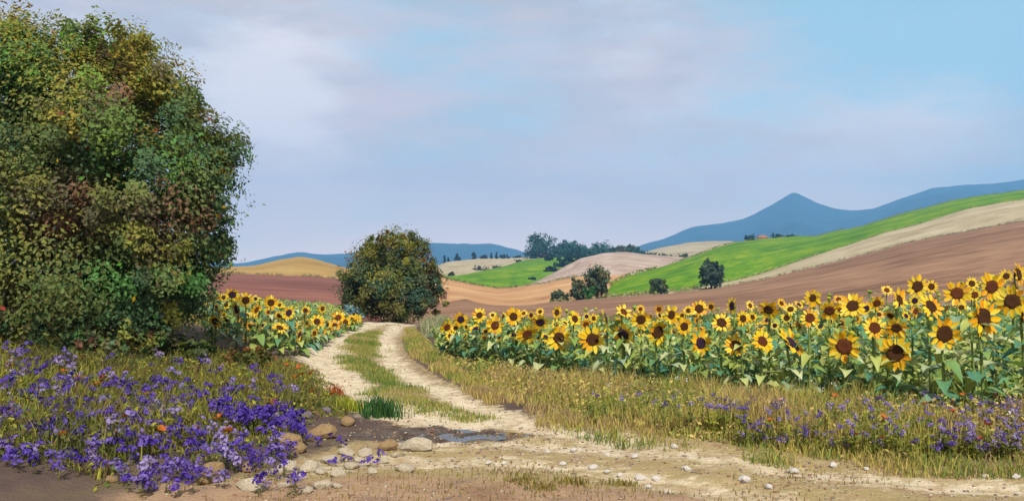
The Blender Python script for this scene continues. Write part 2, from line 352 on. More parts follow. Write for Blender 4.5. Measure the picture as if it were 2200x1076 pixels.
P1b = [(x, y + min(6, (x - 1060) * 0.07 + 0.3) * (1 if x < 1220 else max(0.15, 1 - (x - 1220) * 0.01)), d * (1 - 0.015 * min(1, (x - 1060) / 80))) for x, y, d in P1]
strip('fallow_hill', 1060, 1700, P0, P1b, M_pinkh, 160, 14, (5, 6), bulge=0.02)
strip('chalk_field_margin', 1060, 1300, P1b, P1, M_chalk, 90, 4, (6, 7), amp=(2.0, 2.0), skirt=30)
strip('fallow_hill_crest', 1300, 1700, P1b, P1, M_pinkh, 60, 3, (6, 7), amp=(2.0, 2.0), skirt=60)
G0 = [(800, 595, 142), (940, 593, 142), (975, 604, 150), (1030, 615, 152), (1070, 621, 154), (1120, 618, 165), (1170, 613, 180), (1260, 604, 200), (1400, 600, 210)]
G1 = [(800, 594, 200), (940, 593, 210), (970, 594, 240), (1030, 583, 320), (1080, 572, 360), (1130, 558, 400), (1190, 553, 420), (1260, 553, 430), (1400, 556, 440)]
strip('small_green_field', 800, 1400, G0, G1, M_green, 140, 12, (5, 8), bulge=0.005)
C1 = [(800, 586, 400), (880, 578, 430), (940, 570, 450), (960, 563, 470), (1000, 558, 490), (1060, 554, 500), (1110, 553, 500), (1190, 550, 520), (1400, 550, 540)]
strip('cream_ridge_field', 800, 1400, G1, C1, M_straw, 120, 10, (8, 9), skirt=80)
H0 = [(1320, 556, 430), (1400, 558, 430), (1500, 562, 430), (1800, 560, 430)]
H1 = [(1320, 556, 560), (1365, 546, 600), (1420, 531, 640), (1480, 520, 650), (1560, 517, 650), (1620, 521, 640), (1700, 535, 600), (1800, 545, 600)]
strip('cream_hill', 1320, 1800, H0, H1, M_straw, 90, 10, (11, 12), skirt=80)
W0 = [(-500, 700, 40), (300, 690, 40), (500, 676, 40), (800, 690, 40), (960, 700, 40)]
W1 = [(-500, 592, 150), (380, 593, 150), (440, 590, 150), (500, 588, 150), (600, 592, 150), (680, 594, 150), (760, 601, 150), (860, 610, 150), (960, 616, 130)]
strip('maroon_ploughed_field', -500, 960, W0, W1, M_maroon, 160, 16, (13, 14))
W2 = [(-500, 585, 300), (380, 590, 300), (470, 588, 300), (520, 583, 300), (560, 577, 300), (600, 562, 300), (640, 552, 300), (670, 557, 300), (700, 566, 300), (740, 580, 300), (800, 592, 300), (960, 598, 290)]
strip('ochre_wheat_hill', -500, 960, W1, W2, M_ochre, 160, 12, (14, 15), skirt=60, bulge=0.01)
# mountains
MT = [(-900, 560, 3000), (-300, 575, 3000), (0, 590, 3000), (250, 580, 3000), (460, 573, 3000), (530, 566, 3000), (590, 551, 3000), (650, 543, 3000), (720, 546, 3000), (760, 541, 3000), (840, 530, 3000), (930, 522, 3000), (1000, 525, 3000), (1060, 533, 3000), (1130, 550, 3000), (1200, 556, 3000), (1300, 552, 3000), (1365, 530, 3000), (1420, 514, 3000), (1490, 489, 3000), (1540, 483, 3000), (1600, 470, 3000), (1650, 447, 3000), (1680, 429, 3000), (1705, 412, 3000), (1728, 424, 3000), (1750, 434, 3000), (1790, 447, 3000), (1830, 452, 3000), (1880, 447, 3000), (1940, 426, 3000), (2000, 404, 3000), (2080, 397, 3000), (2200, 388, 3000), (2400, 376, 3000), (2800, 372, 3000), (3300, 420, 3000)]
MB = [(-900, 598, 1700), (800, 600, 1700), (1300, 600, 1600), (2200, 560, 1600), (3300, 540, 1700)]
strip('mountains', -900, 3300, MB, MT, M_haze_forest, 600, 60, (21, 22), amp=(2, 5), rough=4.5, fs=330.0, skirt=300, sm=1, bulge=-0.02)
v = np.array([[-5300, 44, -14], [5300, 44, -14], [5300, 3380, -14], [-5300, 3380, -14]])
tag(obj('valley_plain', mesh_data('valley_plain', v, [(0, 1, 2, 3)], M_plain)), kind='structure')

# haze: blue air between here and the mountains
def build_haze():
    m = bpy.data.materials.new('haze_air'); m.use_nodes = True; nt = m.node_tree; nt.nodes.clear()
    o = nt.nodes.new('ShaderNodeOutputMaterial'); p = nt.nodes.new('ShaderNodeVolumePrincipled'); nt.links.new(p.outputs[0], o.inputs['Volume'])
    p.inputs['Color'].default_value = (0.22, 0.56, 1.0, 1); p.inputs['Density'].default_value = 0.00037; p.inputs['Anisotropy'].default_value = 0.0
    x0, x1, y0, y1, z0, z1 = -5500, 5500, -150, 3450, -90, 420
    V = np.array([[x, y, z] for z in (z0, z1) for y in (y0, y1) for x in (x0, x1)], float)
    f = [(0, 2, 3, 1), (4, 5, 7, 6), (0, 1, 5, 4), (2, 6, 7, 3), (0, 4, 6, 2), (1, 3, 7, 5)]
    tag(obj('haze', mesh_data('haze', V, f, m, False)), kind='stuff')
build_haze()

# ------------------------------------------------------------------ trees
M_leaf = attr_leaf_mat('tree_leaves', 0.4)
M_bark = noise_mat('bark', [(0.035, 0.022, 0.014), (0.085, 0.06, 0.04)], 9, 8, 0.95, 0.8)
def tube_arrays(pts, rad, seg=7):
    pts = [Vector(p) for p in pts]; V = []; Fs = []
    for k, p in enumerate(pts):
        t = (pts[min(k + 1, len(pts) - 1)] - pts[max(k - 1, 0)]).normalized()
        a = t.cross(Vector((0.31, 0.9, 0.17))).normalized(); b = t.cross(a)
        for s in range(seg):
            an = 2 * math.pi * s / seg; V.append(p + (a * math.cos(an) + b * math.sin(an)) * rad[k])
    for k in range(len(pts) - 1):
        for s in range(seg): Fs.append((k * seg + s, k * seg + (s + 1) % seg, (k + 1) * seg + (s + 1) % seg, (k + 1) * seg + s))
    V.append(pts[-1] + (pts[-1] - pts[-2]).normalized() * rad[-1]); n = len(V) - 1
    for s in range(seg): Fs.append(((len(pts) - 1) * seg + s, (len(pts) - 1) * seg + (s + 1) % seg, n))
    return [tuple(v) for v in V], Fs
def join_tubes(name, tubes, mat, seg=7):
    V = []; Fs = []
    for pts, rad in tubes:
        v, f = tube_arrays(pts, rad, seg); o = len(V); V += v; Fs += [tuple(i + o for i in q) for q in f]
    return mesh_data(name, np.array(V), Fs, mat)
def leaves_mesh(name, P, Nn, size, cols, mat, rg, aspect=0.55):
    """one folded four-cornered leaf per point"""
    n = len(P); Nn = Nn / (np.linalg.norm(Nn, axis=1, keepdims=True) + 1e-9)
    t = rg.normal(size=(n, 3)); t -= Nn * (t * Nn).sum(1, keepdims=True); t /= np.linalg.norm(t, axis=1, keepdims=True) + 1e-9
    b = np.cross(Nn, t); s = size[:, None]
    v = np.stack([P - t * s * 0.5, P + b * s * aspect * 0.5 + Nn * s * 0.12, P + t * s * 0.5, P - b * s * aspect * 0.5 + Nn * s * 0.12], 1).reshape(-1, 3)
    i = np.arange(n)[:, None] * 4; f = np.concatenate([i + [0, 1, 2], i + [0, 2, 3]], 0)
    return mesh_data(name, v, f, mat, False, np.repeat(cols, 4, 0))
def crown_mesh(name, lumps, n, leaf, palette, mat=None, seed=1, clump=0.2, per=36, weights=None, fill=0.25, aspect=0.6, zpal=None, patch=0, nj=0.6, spray=0.6, jit=0.3, floor=0.0):
    """lumps: (x,y,z,rx,ry,rz); leaves gather in twig clumps on and in the lumps"""
    rg = np.random.default_rng(seed); Lm = np.array(lumps, float)
    w = Lm[:, 3] * Lm[:, 5]; w /= w.sum(); K = max(6, n // per)
    li = rg.choice(len(Lm), K, p=w); dv = rg.normal(size=(K, 3)); dv /= np.linalg.norm(dv, axis=1, keepdims=True)
    rad = np.where(rg.random(K) < fill, rg.random(K)**0.5 * 0.8, 0.82 + 0.22 * rg.random(K))
    cc = Lm[li, :3] + dv * Lm[li, 3:6] * rad[:, None]
    pal = np.array(palette, float); pw = None if weights is None else np.array(weights) / np.sum(weights)
    if patch:                                              # neighbouring twigs share a tone
        u = fbm(cc[:, 0] * patch + cc[:, 1] * 0.6 * patch, cc[:, 2] * patch, seed, 2); u = np.argsort(np.argsort(u + 0.10 * rg.normal(size=K))) / K
        cp = pal[np.searchsorted(np.cumsum(pw), u, 'right').clip(0, len(pal) - 1)] * (0.75 + 0.5 * rg.random((K, 1)))
    else:
        cp = pal[rg.choice(len(pal), K, p=pw)] * (0.75 + 0.5 * rg.random((K, 1)))
    if zpal is not None:                                   # sunlight painted into the leaf colour: brighter palette towards the crown top
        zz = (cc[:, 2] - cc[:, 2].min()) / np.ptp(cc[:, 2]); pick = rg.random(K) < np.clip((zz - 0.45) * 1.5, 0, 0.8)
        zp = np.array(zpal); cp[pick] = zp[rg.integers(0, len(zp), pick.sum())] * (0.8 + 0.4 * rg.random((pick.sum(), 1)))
    ci = rg.integers(0, K, n); sg = clump * np.maximum(Lm[li, 3:6].mean(1), floor)[ci][:, None] * (0.5 + rg.random(K)[ci][:, None])
    g_ = rg.normal(size=(n, 3)); gl = np.linalg.norm(g_, axis=1, keepdims=True); g_ *= np.where(gl > 2.0, (2.0 - 0.7 * rg.random((n, 1))) / gl, 1.0); al = (g_ * dv[ci]).sum(1, keepdims=True)
    P = cc[ci] + (g_ * 0.85 + dv[ci] * al * spray) * sg
    out = dv[ci] + rg.normal(size=(n, 3)) * nj + [0, 0, 0.25]
    c = cp[ci] * (1 - jit + 2 * jit * rg.random((n, 1))) * (1 + 0.3 * jit * rg.normal(size=(n, 3)))
    return leaves_mesh(name, P, out, leaf * (0.6 + 0.8 * rg.random(n)), np.clip(c, 0.003, 1), mat or M_leaf, rg, aspect)

def limbs(base, tops, r0, seed=0, mid=0.45):
    rg = random.Random(seed); T = []
    b = Vector(base)
    for t in tops:
        t = Vector(t); m = b.lerp(t, mid); m.x = b.x + (t.x - b.x) * 0.3; m += Vector((rg.uniform(-.1, .1), rg.uniform(-.1, .1), 0)) * (t - b).length
        q = m.lerp(t, 0.55) + Vector((rg.uniform(-.06, .06), rg.uniform(-.06, .06), 0.04)) * (t - b).length
        T.append(([b - Vector((0, 0, r0)), b.lerp(m, 0.5), m, q, t], [r0, r0 * 0.8, r0 * 0.6, r0 * 0.38, r0 * 0.12]))
    return T
def tree(name, label, cat, base, lumps, n, leaf, palette, seed, r0, group=None, tops=None, **kw):
    """lumps are given relative to the base"""
    e = empty(name, base, label, cat, group)
    obj('crown', crown_mesh('crown', lumps, n, leaf, palette, None, seed, **kw), e)
    tops = tops or [(l[0], l[1], l[2] + l[5] * 0.3) for l in sorted(lumps, key=lambda q: -q[3])[:7]]
    obj('trunk', join_tubes('trunk', limbs((0, 0, 0), tops, r0, seed), M_bark), e)
    return e

OLIVE = [(0.07, 0.18, 0.045), (0.065, 0.13, 0.055), (0.10, 0.15, 0.045), (0.13, 0.155, 0.04), (0.19, 0.20, 0.038), (0.11, 0.105, 0.05), (0.17, 0.095, 0.055)]
def big_tree():
    d = 10.0; bx, by = -6.0, 10.2; b = (bx, by, gzf(bx, by))
    S = d / F
    spec = [(60, 350, 0, 230), (230, 320, -0.3, 180), (110, 210, 0.1, 130), (20, 175, 0.0, 110), (225, 195, 0.2, 80), (300, 470, -0.4, 170), (375, 285, 0.1, 80),
            (420, 395, 0.0, 72), (390, 500, -0.1, 85), (330, 600, -0.5, 110), (415, 575, 0, 42), (120, 560, -0.4, 230), (-150, 280, 0.3, 230), (-120, 520, 0, 240), (340, 220, 0.3, 75), (372, 610, 0.2, 66), (60, 650, -0.6, 110), (230, 660, -0.6, 90), (310, 680, -0.4, 66), (372, 675, 0.0, 52), (445, 330, 0.2, 60), (90, 130, 0.3, 60), (195, 130, 0.3, 50), (270, 125, 0.5, 30), (35, 115, .2, 45), (455, 250, .3, 34), (490, 350, .1, 30), (470, 450, .1, 36), (465, 530, .2, 30), (335, 175, .3, 30)]
    q = random.Random(4)
    for k in range(46):                                    # ragged twig ends along the outline
        t = q.random(); ox, oy = np.interp(t, [0, .2, .35, .5, .62, .75, .88, 1], [10, 180, 300, 345, 430, 480, 478, 425]), np.interp(t, [0, .2, .35, .5, .62, .75, .88, 1], [80, 75, 110, 170, 225, 330, 450, 610])
        spec.append((ox + q.uniform(-50, 22), oy + q.uniform(-14, 36), q.uniform(-.3, .6), q.uniform(16, 44)))
    lumps = []
    for px, py, dy, r in spec:
        x, y, z = at(px, py, d + dy); rr = r * S; lumps.append((x - b[0], y - b[1], z - b[2], rr, rr * 0.95, rr))
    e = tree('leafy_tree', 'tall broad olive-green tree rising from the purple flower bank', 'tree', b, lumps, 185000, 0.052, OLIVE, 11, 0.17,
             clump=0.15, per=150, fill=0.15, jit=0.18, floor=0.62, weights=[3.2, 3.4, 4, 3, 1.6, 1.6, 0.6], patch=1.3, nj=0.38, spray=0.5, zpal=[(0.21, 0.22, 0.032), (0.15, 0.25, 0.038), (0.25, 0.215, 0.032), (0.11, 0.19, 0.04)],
             tops=[(l[0], l[1], l[2]) for l in lumps[:14]])
    obj('twigs', join_tubes('twigs', limbs((0, 0, 1.2), [(l[0] * 1.01, l[1], l[2] + l[5] * 0.5) for l in lumps[26:]], 0.035, 9, 0.6), M_bark, 5), e)
    # single larger leaves that stand out in the crown: bright green, rust and yellow sprays
    rg = np.random.default_rng(5); Lm = np.array(lumps); n = 500; li = rg.choice(len(Lm), n, p=Lm[:, 3] / Lm[:, 3].sum()); dv = rg.normal(size=(n, 3)); dv[:, 1] = -np.abs(dv[:, 1]); dv /= np.linalg.norm(dv, axis=1, keepdims=True)
    P = Lm[li, :3] + dv * Lm[li, 3:6] * 1.08
    pal = np.array([(0.28, 0.035, 0.015), (0.16, 0.05, 0.03), (0.09, 0.26, 0.02), (0.36, 0.26, 0.015), (0.3, 0.22, 0.012), (0.06, 0.09, 0.12), (0.02, 0.05, 0.03)])
    obj('bright_sprays', leaves_mesh('bright_sprays', P, dv + rg.normal(size=(n, 3)) * 0.4, 0.05 + 0.04 * rg.random(n), pal[rg.choice(7, n, p=[.1, .2, .2, .2, .1, .1, .1])], M_leaf, rg), e)
big_tree()
def round_tree():
    d = 27.5; x, y, z = at(842, 690, d); b = (x, y, gzf(x, y)); S = d / F
    lumps = []
    for px, py, dy, r in ((838, 592, 0, 80), (790, 610, -.2, 58), (890, 620, -.1, 56), (830, 548, 0.1, 48), (880, 556, 0, 46), (800, 556, 0, 34), (850, 645, -.4, 58), (780, 640, -.2, 42), (905, 590, .2, 38), (905, 655, 0, 36), (756, 622, .2, 30), (870, 526, .2, 26), (812, 530, .1, 24), (930, 600, .2, 20), (936, 632, .1, 24), (745, 650, .1, 24), (780, 575, .1, 24), (925, 560, .2, 20), (770, 600, -.1, 30), (842, 508, .1, 16), (900, 535, .1, 22), (948, 660, 0, 18)):
        X, Y, Z = at(px, py, d + dy); rr = r * S; lumps.append((X - b[0], Y - b[1], Z - b[2], rr, rr, rr))
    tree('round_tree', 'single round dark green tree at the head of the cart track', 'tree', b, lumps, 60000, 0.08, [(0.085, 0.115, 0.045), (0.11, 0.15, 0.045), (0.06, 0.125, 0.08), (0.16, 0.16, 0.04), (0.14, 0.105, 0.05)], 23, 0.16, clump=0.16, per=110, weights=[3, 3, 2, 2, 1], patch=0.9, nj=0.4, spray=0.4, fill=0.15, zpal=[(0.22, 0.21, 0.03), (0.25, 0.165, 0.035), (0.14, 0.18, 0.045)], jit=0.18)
round_tree()
def px_tree(name, label, cat, x0, x1, ytop, ybase, d, palette, n, leaf, seed, kind='round', group=None, **kw):
    cx = (x0 + x1) / 2; b = at(cx, ybase, d); S = d / F; w = (x1 - x0) * S / 2; h = (ybase - ytop) * S
    rg = random.Random(seed); lumps = []
    if kind == 'cypress':
        for k in range(6): t = (k + .4) / 6; q = w * (0.55 + 0.5 * math.sin(math.pi * min(1, t * 0.9 + 0.12))) * (1 - 0.45 * t); lumps.append((0, 0, h * (0.08 + 0.86 * t), q, q, h / 8))
    else:
        lumps.append((0, 0, h * 0.5, w * 0.8, w * 0.8, h * 0.42))
        for k in range(7):
            a = rg.uniform(0, 6.283); t = rg.uniform(0.25, 0.85); q = rg.uniform(0.35, 0.5)
            lumps.append((math.cos(a) * w * 0.5 * (1.15 - 0.5 * t), math.sin(a) * w * 0.5, h * t, w * q, w * q, min(w * q, h * 0.28)))
    return tree(name, label, cat, b, lumps, n, leaf, palette, seed, max(0.03, w * 0.07), group, clump=0.16, per=22, **kw)
DK = [(0.065, 0.105, 0.055), (0.09, 0.13, 0.055), (0.06, 0.11, 0.07), (0.13, 0.135, 0.055)]
TEAL = [(0.024, 0.10, 0.085), (0.04, 0.125, 0.10), (0.024, 0.08, 0.08)]
px_tree('field_tree', 'tallest dark tree of the cluster at the left end of the green field', 'tree', 1257, 1309, 567, 641, 90, DK, 3600, 0.34, 31)
px_tree('field_tree', 'medium bushy tree left of the tallest tree in the field cluster', 'tree', 1219, 1262, 603, 645, 86, DK, 2200, 0.3, 32)
px_tree('field_tree', 'lowest spreading bush at the left of the field tree cluster', 'bush', 1181, 1224, 622, 648, 84, DK, 1600, 0.28, 33)
px_tree('shrub', 'bright green shrub between the two trees of the field cluster', 'shrub', 1252, 1280, 614, 646, 84, [(0.04, 0.16, 0.03), (0.06, 0.2, 0.04)], 900, 0.26, 34)
px_tree('field_tree', 'small round dark tree alone at the lower edge of the green hill', 'tree', 1394, 1438, 600, 631, 104, DK, 2200, 0.36, 35)
px_tree('field_tree', 'tall rounded dark tree alone on the pale margin below the green hill', 'tree', 1501, 1556, 565, 622, 113, [(0.035, 0.07, 0.055), (0.05, 0.09, 0.06), (0.07, 0.1, 0.06)], 3600, 0.42, 36)
ridge = [(1128, 1204, 507, 560, 425, 'broad teal-dark tree, tallest of the wood on the ridge'), (1195, 1256, 519, 558, 430, 'second tree of the ridge wood, right of the tallest'),
         (1250, 1320, 523, 556, 400, 'wide dark tree in the middle of the ridge wood'), (1312, 1352, 530, 556, 395, 'low tree right of the middle of the ridge wood'), (1345, 1375, 528, 552, 400, 'last small dark tree at the right end of the ridge wood')]
ridge += [(1184, 1216, 532, 560, 420, 'low bush filling the gap right of the tallest ridge tree'), (1236, 1268, 532, 558, 410, 'low bush filling the gap left of the wide ridge tree'), (1300, 1330, 536, 557, 400, 'low bush right below the wide ridge tree'), (1352, 1384, 538, 554, 395, 'lowest bush at the right end of the ridge wood')]
for k, (x0, x1, yt, yb, d, lb) in enumerate(ridge):
    px_tree('ridge_tree', lb, 'tree', x0 - 3, x1 + 3, yt, yb, d, TEAL if k < 3 or k > 4 else DK, 4200, 1.0, 40 + k, group='trees of the ridge wood')
for k, (x0, x1, yt, yb, d, lb) in enumerate([(1166, 1204, 570, 597, 235, 'lowest blue-green bush on the bank left of the fallow hill'), (1190, 1226, 556, 584, 265, 'middle blue-green bush on the bank left of the fallow hill'), (1212, 1252, 545, 568, 300, 'highest blue-green bush on the bank left of the fallow hill'), (1132, 1158, 597, 612, 195, 'little blue-green bush at the foot of the small green field'), (1168, 1190, 548, 560, 330, 'small dark bush at the top corner of the small green field')]):
    px_tree('bank_bush', lb, 'bush', x0, x1, yt, yb, d, [(0.02, 0.06, 0.055), (0.03, 0.08, 0.07), (0.02, 0.045, 0.05)], 1500, 0.7, 50 + k, group='bushes on the bank by the fallow hill')
cyp = [(952, 958, 547, 566, 'cypress', 'first slim cypress from the left on the cream ridge'), (960, 966, 553, 566, 'cypress', 'short cypress beside the first slim cypress on the ridge'), (976, 986, 543, 562, 'cypress', 'thick cypress on the ridge left of the small bush pair'), (985, 990, 552, 561, 'cypress', 'tiny cypress touching the thick cypress on the ridge'),
       (1011, 1023, 542, 558, 'round', 'rounded dark tree in the middle of the cream ridge'), (1030, 1050, 548, 558, 'round', 'low wide bush on the ridge left of the twin cypresses'), (1053, 1058, 542, 557, 'cypress', 'left one of the twin cypresses on the ridge'), (1064, 1070, 541, 557, 'cypress', 'right one of the twin cypresses on the ridge'), (1072, 1098, 548, 556, 'round', 'long low hedge bush right of the twin cypresses'), (1098, 1128, 550, 556, 'round', 'flat dark bush between the ridge hedge and the wood')]
for k, (x0, x1, yt, yb, kd, lb) in enumerate(cyp):
    px_tree('ridge_cypress' if kd == 'cypress' else 'ridge_bush', lb, 'tree' if kd == 'cypress' else 'bush', x0, x1, yt, yb + 1, 488, [(0.01, 0.02, 0.018), (0.016, 0.028, 0.02)], 700, 0.8, 60 + k, kd)
for k, (x0, x1, yt, yb, d, lb) in enumerate([(1012, 1056, 573, 586, 330, 'wide brown-green bush on the edge above the small green field'), (1054, 1080, 571, 581, 345, 'small brown bush right of the wide bush above the small green field'), (962, 978, 585, 597, 225, 'small grey-green bush at the left tip of the small green field'), (1104, 1120, 555, 566, 385, 'small dark bush at the upper end of the small green field')]):
    px_tree('field_bush', lb, 'bush', x0, x1, yt, yb, d, [(0.04, 0.045, 0.018), (0.07, 0.05, 0.025), (0.03, 0.035, 0.018)], 900, 0.55, 75 + k)
hx = [(1372, 1412, 'left'), (1408, 1450, 'second'), (1446, 1484, 'third'), (1480, 1512, 'right')]
for k, (x0, x1, w) in enumerate(hx):
    px_tree('hedge_bush', f'{w} low bush of the dark hedge below the cream hill', 'bush', x0, x1, 543 + k * 2, 555 + k * 2, 340, DK, 900, 0.6, 82 + k, group='hedge below the cream hill')

def margin(name, pts, x0, x1, n, size, pal, label, seed, spread=0.8):
    q = np.random.default_rng(seed); x = np.sort(q.uniform(x0, x1, n)); x = x[vnoise(x / 14.0, x * 0, seed) + 0.3 * q.random(len(x)) > -0.1]; n = len(x)
    xx = np.linspace(x0, x1, 300); y_, d_ = curve_line(pts, xx, 2.0, seed); y = np.interp(x, xx, y_); d = np.interp(x, xx, d_) + q.normal(size=n) * spread
    P = np.stack([(x - 1100) / F * d, d, EYE - (y - HOR) / F * d + size * q.random(n)], 1)
    c = np.array(pal)[q.integers(0, len(pal), n)] * (0.7 + 0.6 * q.random((n, 1)))
    tag(obj(name, leaves_mesh(name, P, q.normal(size=(n, 3)) * .6 + [0, -.5, .6], size * (0.5 + q.random(n)), c, M_margin, q, 0.5)), label, 'weeds', kind='stuff')
M_margin = attr_leaf_mat('margin_weeds', 0.3)
WEED = [(0.12, 0.15, 0.04), (0.2, 0.2, 0.07), (0.28, 0.24, 0.12), (0.09, 0.12, 0.035)]
margin('margin_weeds', B1, 1180, 2300, 2600, 0.28, WEED + [(0.3, 0.26, 0.16)], 'weedy margin between ploughed field and straw field', 2)
margin('margin_weeds', B2, 1300, 2300, 2600, 0.36, [(0.12, 0.2, 0.02), (0.2, 0.24, 0.05), (0.3, 0.28, 0.14)], 'weedy margin between straw field and green hill', 3, 1.5)
margin('margin_weeds', B3, 1310, 2300, 2200, 0.5, [(0.1, 0.17, 0.02), (0.16, 0.19, 0.03), (0.22, 0.2, 0.08)], 'rough grass along the top of the green hill', 4, 1.5)
margin('margin_weeds', P0, 940, 1310, 1200, 0.34, WEED, 'weedy margin above the peach stubble field', 5)
margin('margin_weeds', W1, 380, 800, 1200, 0.32, WEED + [(0.3, 0.2, 0.08)], 'weedy margin between maroon soil and ochre wheat', 14)
# house on the green hill
def house():
    d = 318.0; b = at(1638, 516, d); e = empty('farmhouse', b, 'small farmhouse with orange tiled roof on top of the green hill', 'house', None, R(12), 0.72)
    w, dp, h = 5.2, 3.6, 1.4
    mw = noise_mat('plaster', [(0.3, 0.23, 0.17), (0.38, 0.31, 0.24)], 2, 5); mr = noise_mat('roof_tile', [(0.24, 0.075, 0.035), (0.34, 0.13, 0.07)], 3, 5, bump=0.5); mg = noise_mat('dark_opening', [(0.02, 0.02, 0.02), (0.05, 0.04, 0.03)], 3)
    def box(x0, x1, y0, y1, z0, z1, m, nm):
        V = [(x, y, z) for z in (z0, z1) for y in (y0, y1) for x in (x0, x1)]
        return mesh_data(nm, np.array(V), [(0, 2, 3, 1), (4, 5, 7, 6), (0, 1, 5, 4), (2, 6, 7, 3), (0, 4, 6, 2), (1, 3, 7, 5)], m, False)
    obj('wall', box(-w / 2, w / 2, -dp / 2, dp / 2, -1.0, h, mw, 'wall'), e)
    o = 0.35; V = [(-w / 2 - o, -dp / 2 - o, h), (w / 2 + o, -dp / 2 - o, h), (w / 2 + o, dp / 2 + o, h), (-w / 2 - o, dp / 2 + o, h), (-w / 2 + 0.9, 0, h + 1.25), (w / 2 - 0.9, 0, h + 1.25)]
    r = obj('roof', mesh_data('roof', np.array(V), [(0, 3, 2, 1), (0, 1, 5, 4), (2, 3, 4, 5), (1, 2, 5), (3, 0, 4)], mr, False), e)
    obj('chimney', box(0.9, 1.35, 0.15, 0.6, h + 0.6, h + 1.7, mw, 'chimney'), r)
    obj('door', box(-0.4, 0.4, -dp / 2 - 0.05, -dp / 2 + 0.02, -0.9, 0.95, mg, 'door'), e)
    for x in (-1.7, 1.6): obj('window', box(x - 0.35, x + 0.35, -dp / 2 - 0.05, -dp / 2 + 0.02, 0.1, 0.95, mg, 'window'), e)
house()
for k, (x0, x1, yt, yb, lb) in enumerate([(1598, 1626, 503, 517, 'dark bush just left of the farmhouse'), (1652, 1682, 503, 514, 'dark bush just right of the farmhouse'), (1680, 1712, 505, 512, 'flat dark bush farther right of the farmhouse')]):
    px_tree('farm_bush', lb, 'bush', x0, x1, yt, yb + 2, 322, TEAL, 900, 0.6, 90 + k)

# ------------------------------------------------------------------ sunflowers
GL = [(0.05, 0.18, 0.13), (0.09, 0.22, 0.10), (0.17, 0.27, 0.06), (0.27, 0.33, 0.06), (0.34, 0.39, 0.10), (0.43, 0.47, 0.24), (0.14, 0.26, 0.18)]
M_sleaf = random_leaf_mat('sunflower_leaf', GL, 0.28, 0.5, 7.0, 0.3)
M_stem = noise_mat('green_stem', [(0.08, 0.13, 0.03), (0.15, 0.2, 0.05)], 20, 4, 0.7)
M_petals = random_leaf_mat('sunflower_petal', [(0.62, 0.26, 0.004), (0.68, 0.40, 0.008), (0.72, 0.50, 0.015), (0.74, 0.58, 0.06)], 0.3, 0.5, 5.0, 0.5)
M_disc = {'dark brown': noise_mat('disc_brown', [(0.03, 0.012, 0.005), (0.09, 0.033, 0.01), (0.2, 0.08, 0.014)], 30, 6, 0.9, 0.9, 90),
          'russet': noise_mat('disc_russet', [(0.06, 0.014, 0.006), (0.17, 0.045, 0.012), (0.28, 0.09, 0.018)], 30, 6, 0.9, 0.9, 90),
          'purple-brown': noise_mat('disc_purple', [(0.018, 0.008, 0.02), (0.045, 0.016, 0.05), (0.11, 0.05, 0.1)], 30, 6, 0.9, 0.9, 90)}
def petal_mesh(seed):
    rg = random.Random(seed); prof = [(0, 0.12), (0.25, 0.30), (0.55, 0.34), (0.82, 0.2)]; V = []; Fs = []
    bend = rg.uniform(-0.12, 0.18); tw = rg.uniform(-0.1, 0.1)
    for t, w in prof:
        z = bend * t * t; V += [(-w * 0.5 + tw * t * t, t, z + 0.05), (tw * t * t, t, z), (w * 0.5 + tw * t * t, t, z + 0.05)]
    V.append((tw, 1.0, bend)); n = len(V) - 1
    for k in range(3):
        for s in range(2): Fs.append((k * 3 + s, k * 3 + s + 1, k * 3 + s + 4, k * 3 + s + 3))
    Fs += [(9, 10, n), (10, 11, n)]
    return mesh_data('petal', np.array(V), Fs, M_petals)
PETALS = [petal_mesh(k) for k in range(5)]
def sleaf_mesh(seed):
    rg = random.Random(seed); prof = [(0, 0.03), (0.10, 0.40), (0.28, 0.66), (0.55, 0.56), (0.8, 0.28)]; V = []; Fs = []
    drop = rg.uniform(0.35, 0.8); fold = rg.uniform(0.1, 0.2)
    for k, (t, w) in enumerate(prof):
        z = 0.16 * math.sin(t * 2.2) - drop * t * t; wv = 0.03 * rg.uniform(-1, 1)
        V += [(-w * 0.5, t, z + fold * w + wv), (0, t, z), (w * 0.5, t, z + fold * w - wv)]
    V.append((0, 1.02, 0.16 * math.sin(2.2) - drop)); n = len(V) - 1
    for k in range(4):
        for s in range(2): Fs.append((k * 3 + s, k * 3 + s + 1, k * 3 + s + 4, k * 3 + s + 3))
    Fs += [(12, 13, n), (13, 14, n)]
    return mesh_data('leaf', np.array(V), Fs, M_sleaf)
SLEAVES = [sleaf_mesh(k) for k in range(6)]
def disc_mesh(mat):
    V = []; Fs = []; S = 18; prof = [(1.0, -0.28), (1.08, -0.06), (1.0, 0.10), (0.8, 0.2), (0.5, 0.2), (0.25, 0.14)]
    for r, z in prof:
        for s in range(S): a = 2 * math.pi * s / S; q = r * (1 + 0.05 * math.sin(5 * a + r * 4)); V.append((q * math.cos(a), q * math.sin(a), z))
    for k in range(len(prof) - 1):
        for s in range(S): Fs.append((k * S + s, k * S + (s + 1) % S, (k + 1) * S + (s + 1) % S, (k + 1) * S + s))
    V.append((0, 0, 0.1)); Fs += [(5 * S + s, 5 * S + (s + 1) % S, len(V) - 1) for s in range(S)]
    V.append((0, 0, -0.4)); Fs += [((s + 1) % S, s, len(V) - 1) for s in range(S)]
    return mesh_data('flower_head', np.array(V), Fs, mat)
DISCS = {k: disc_mesh(m) for k, m in M_disc.items()}
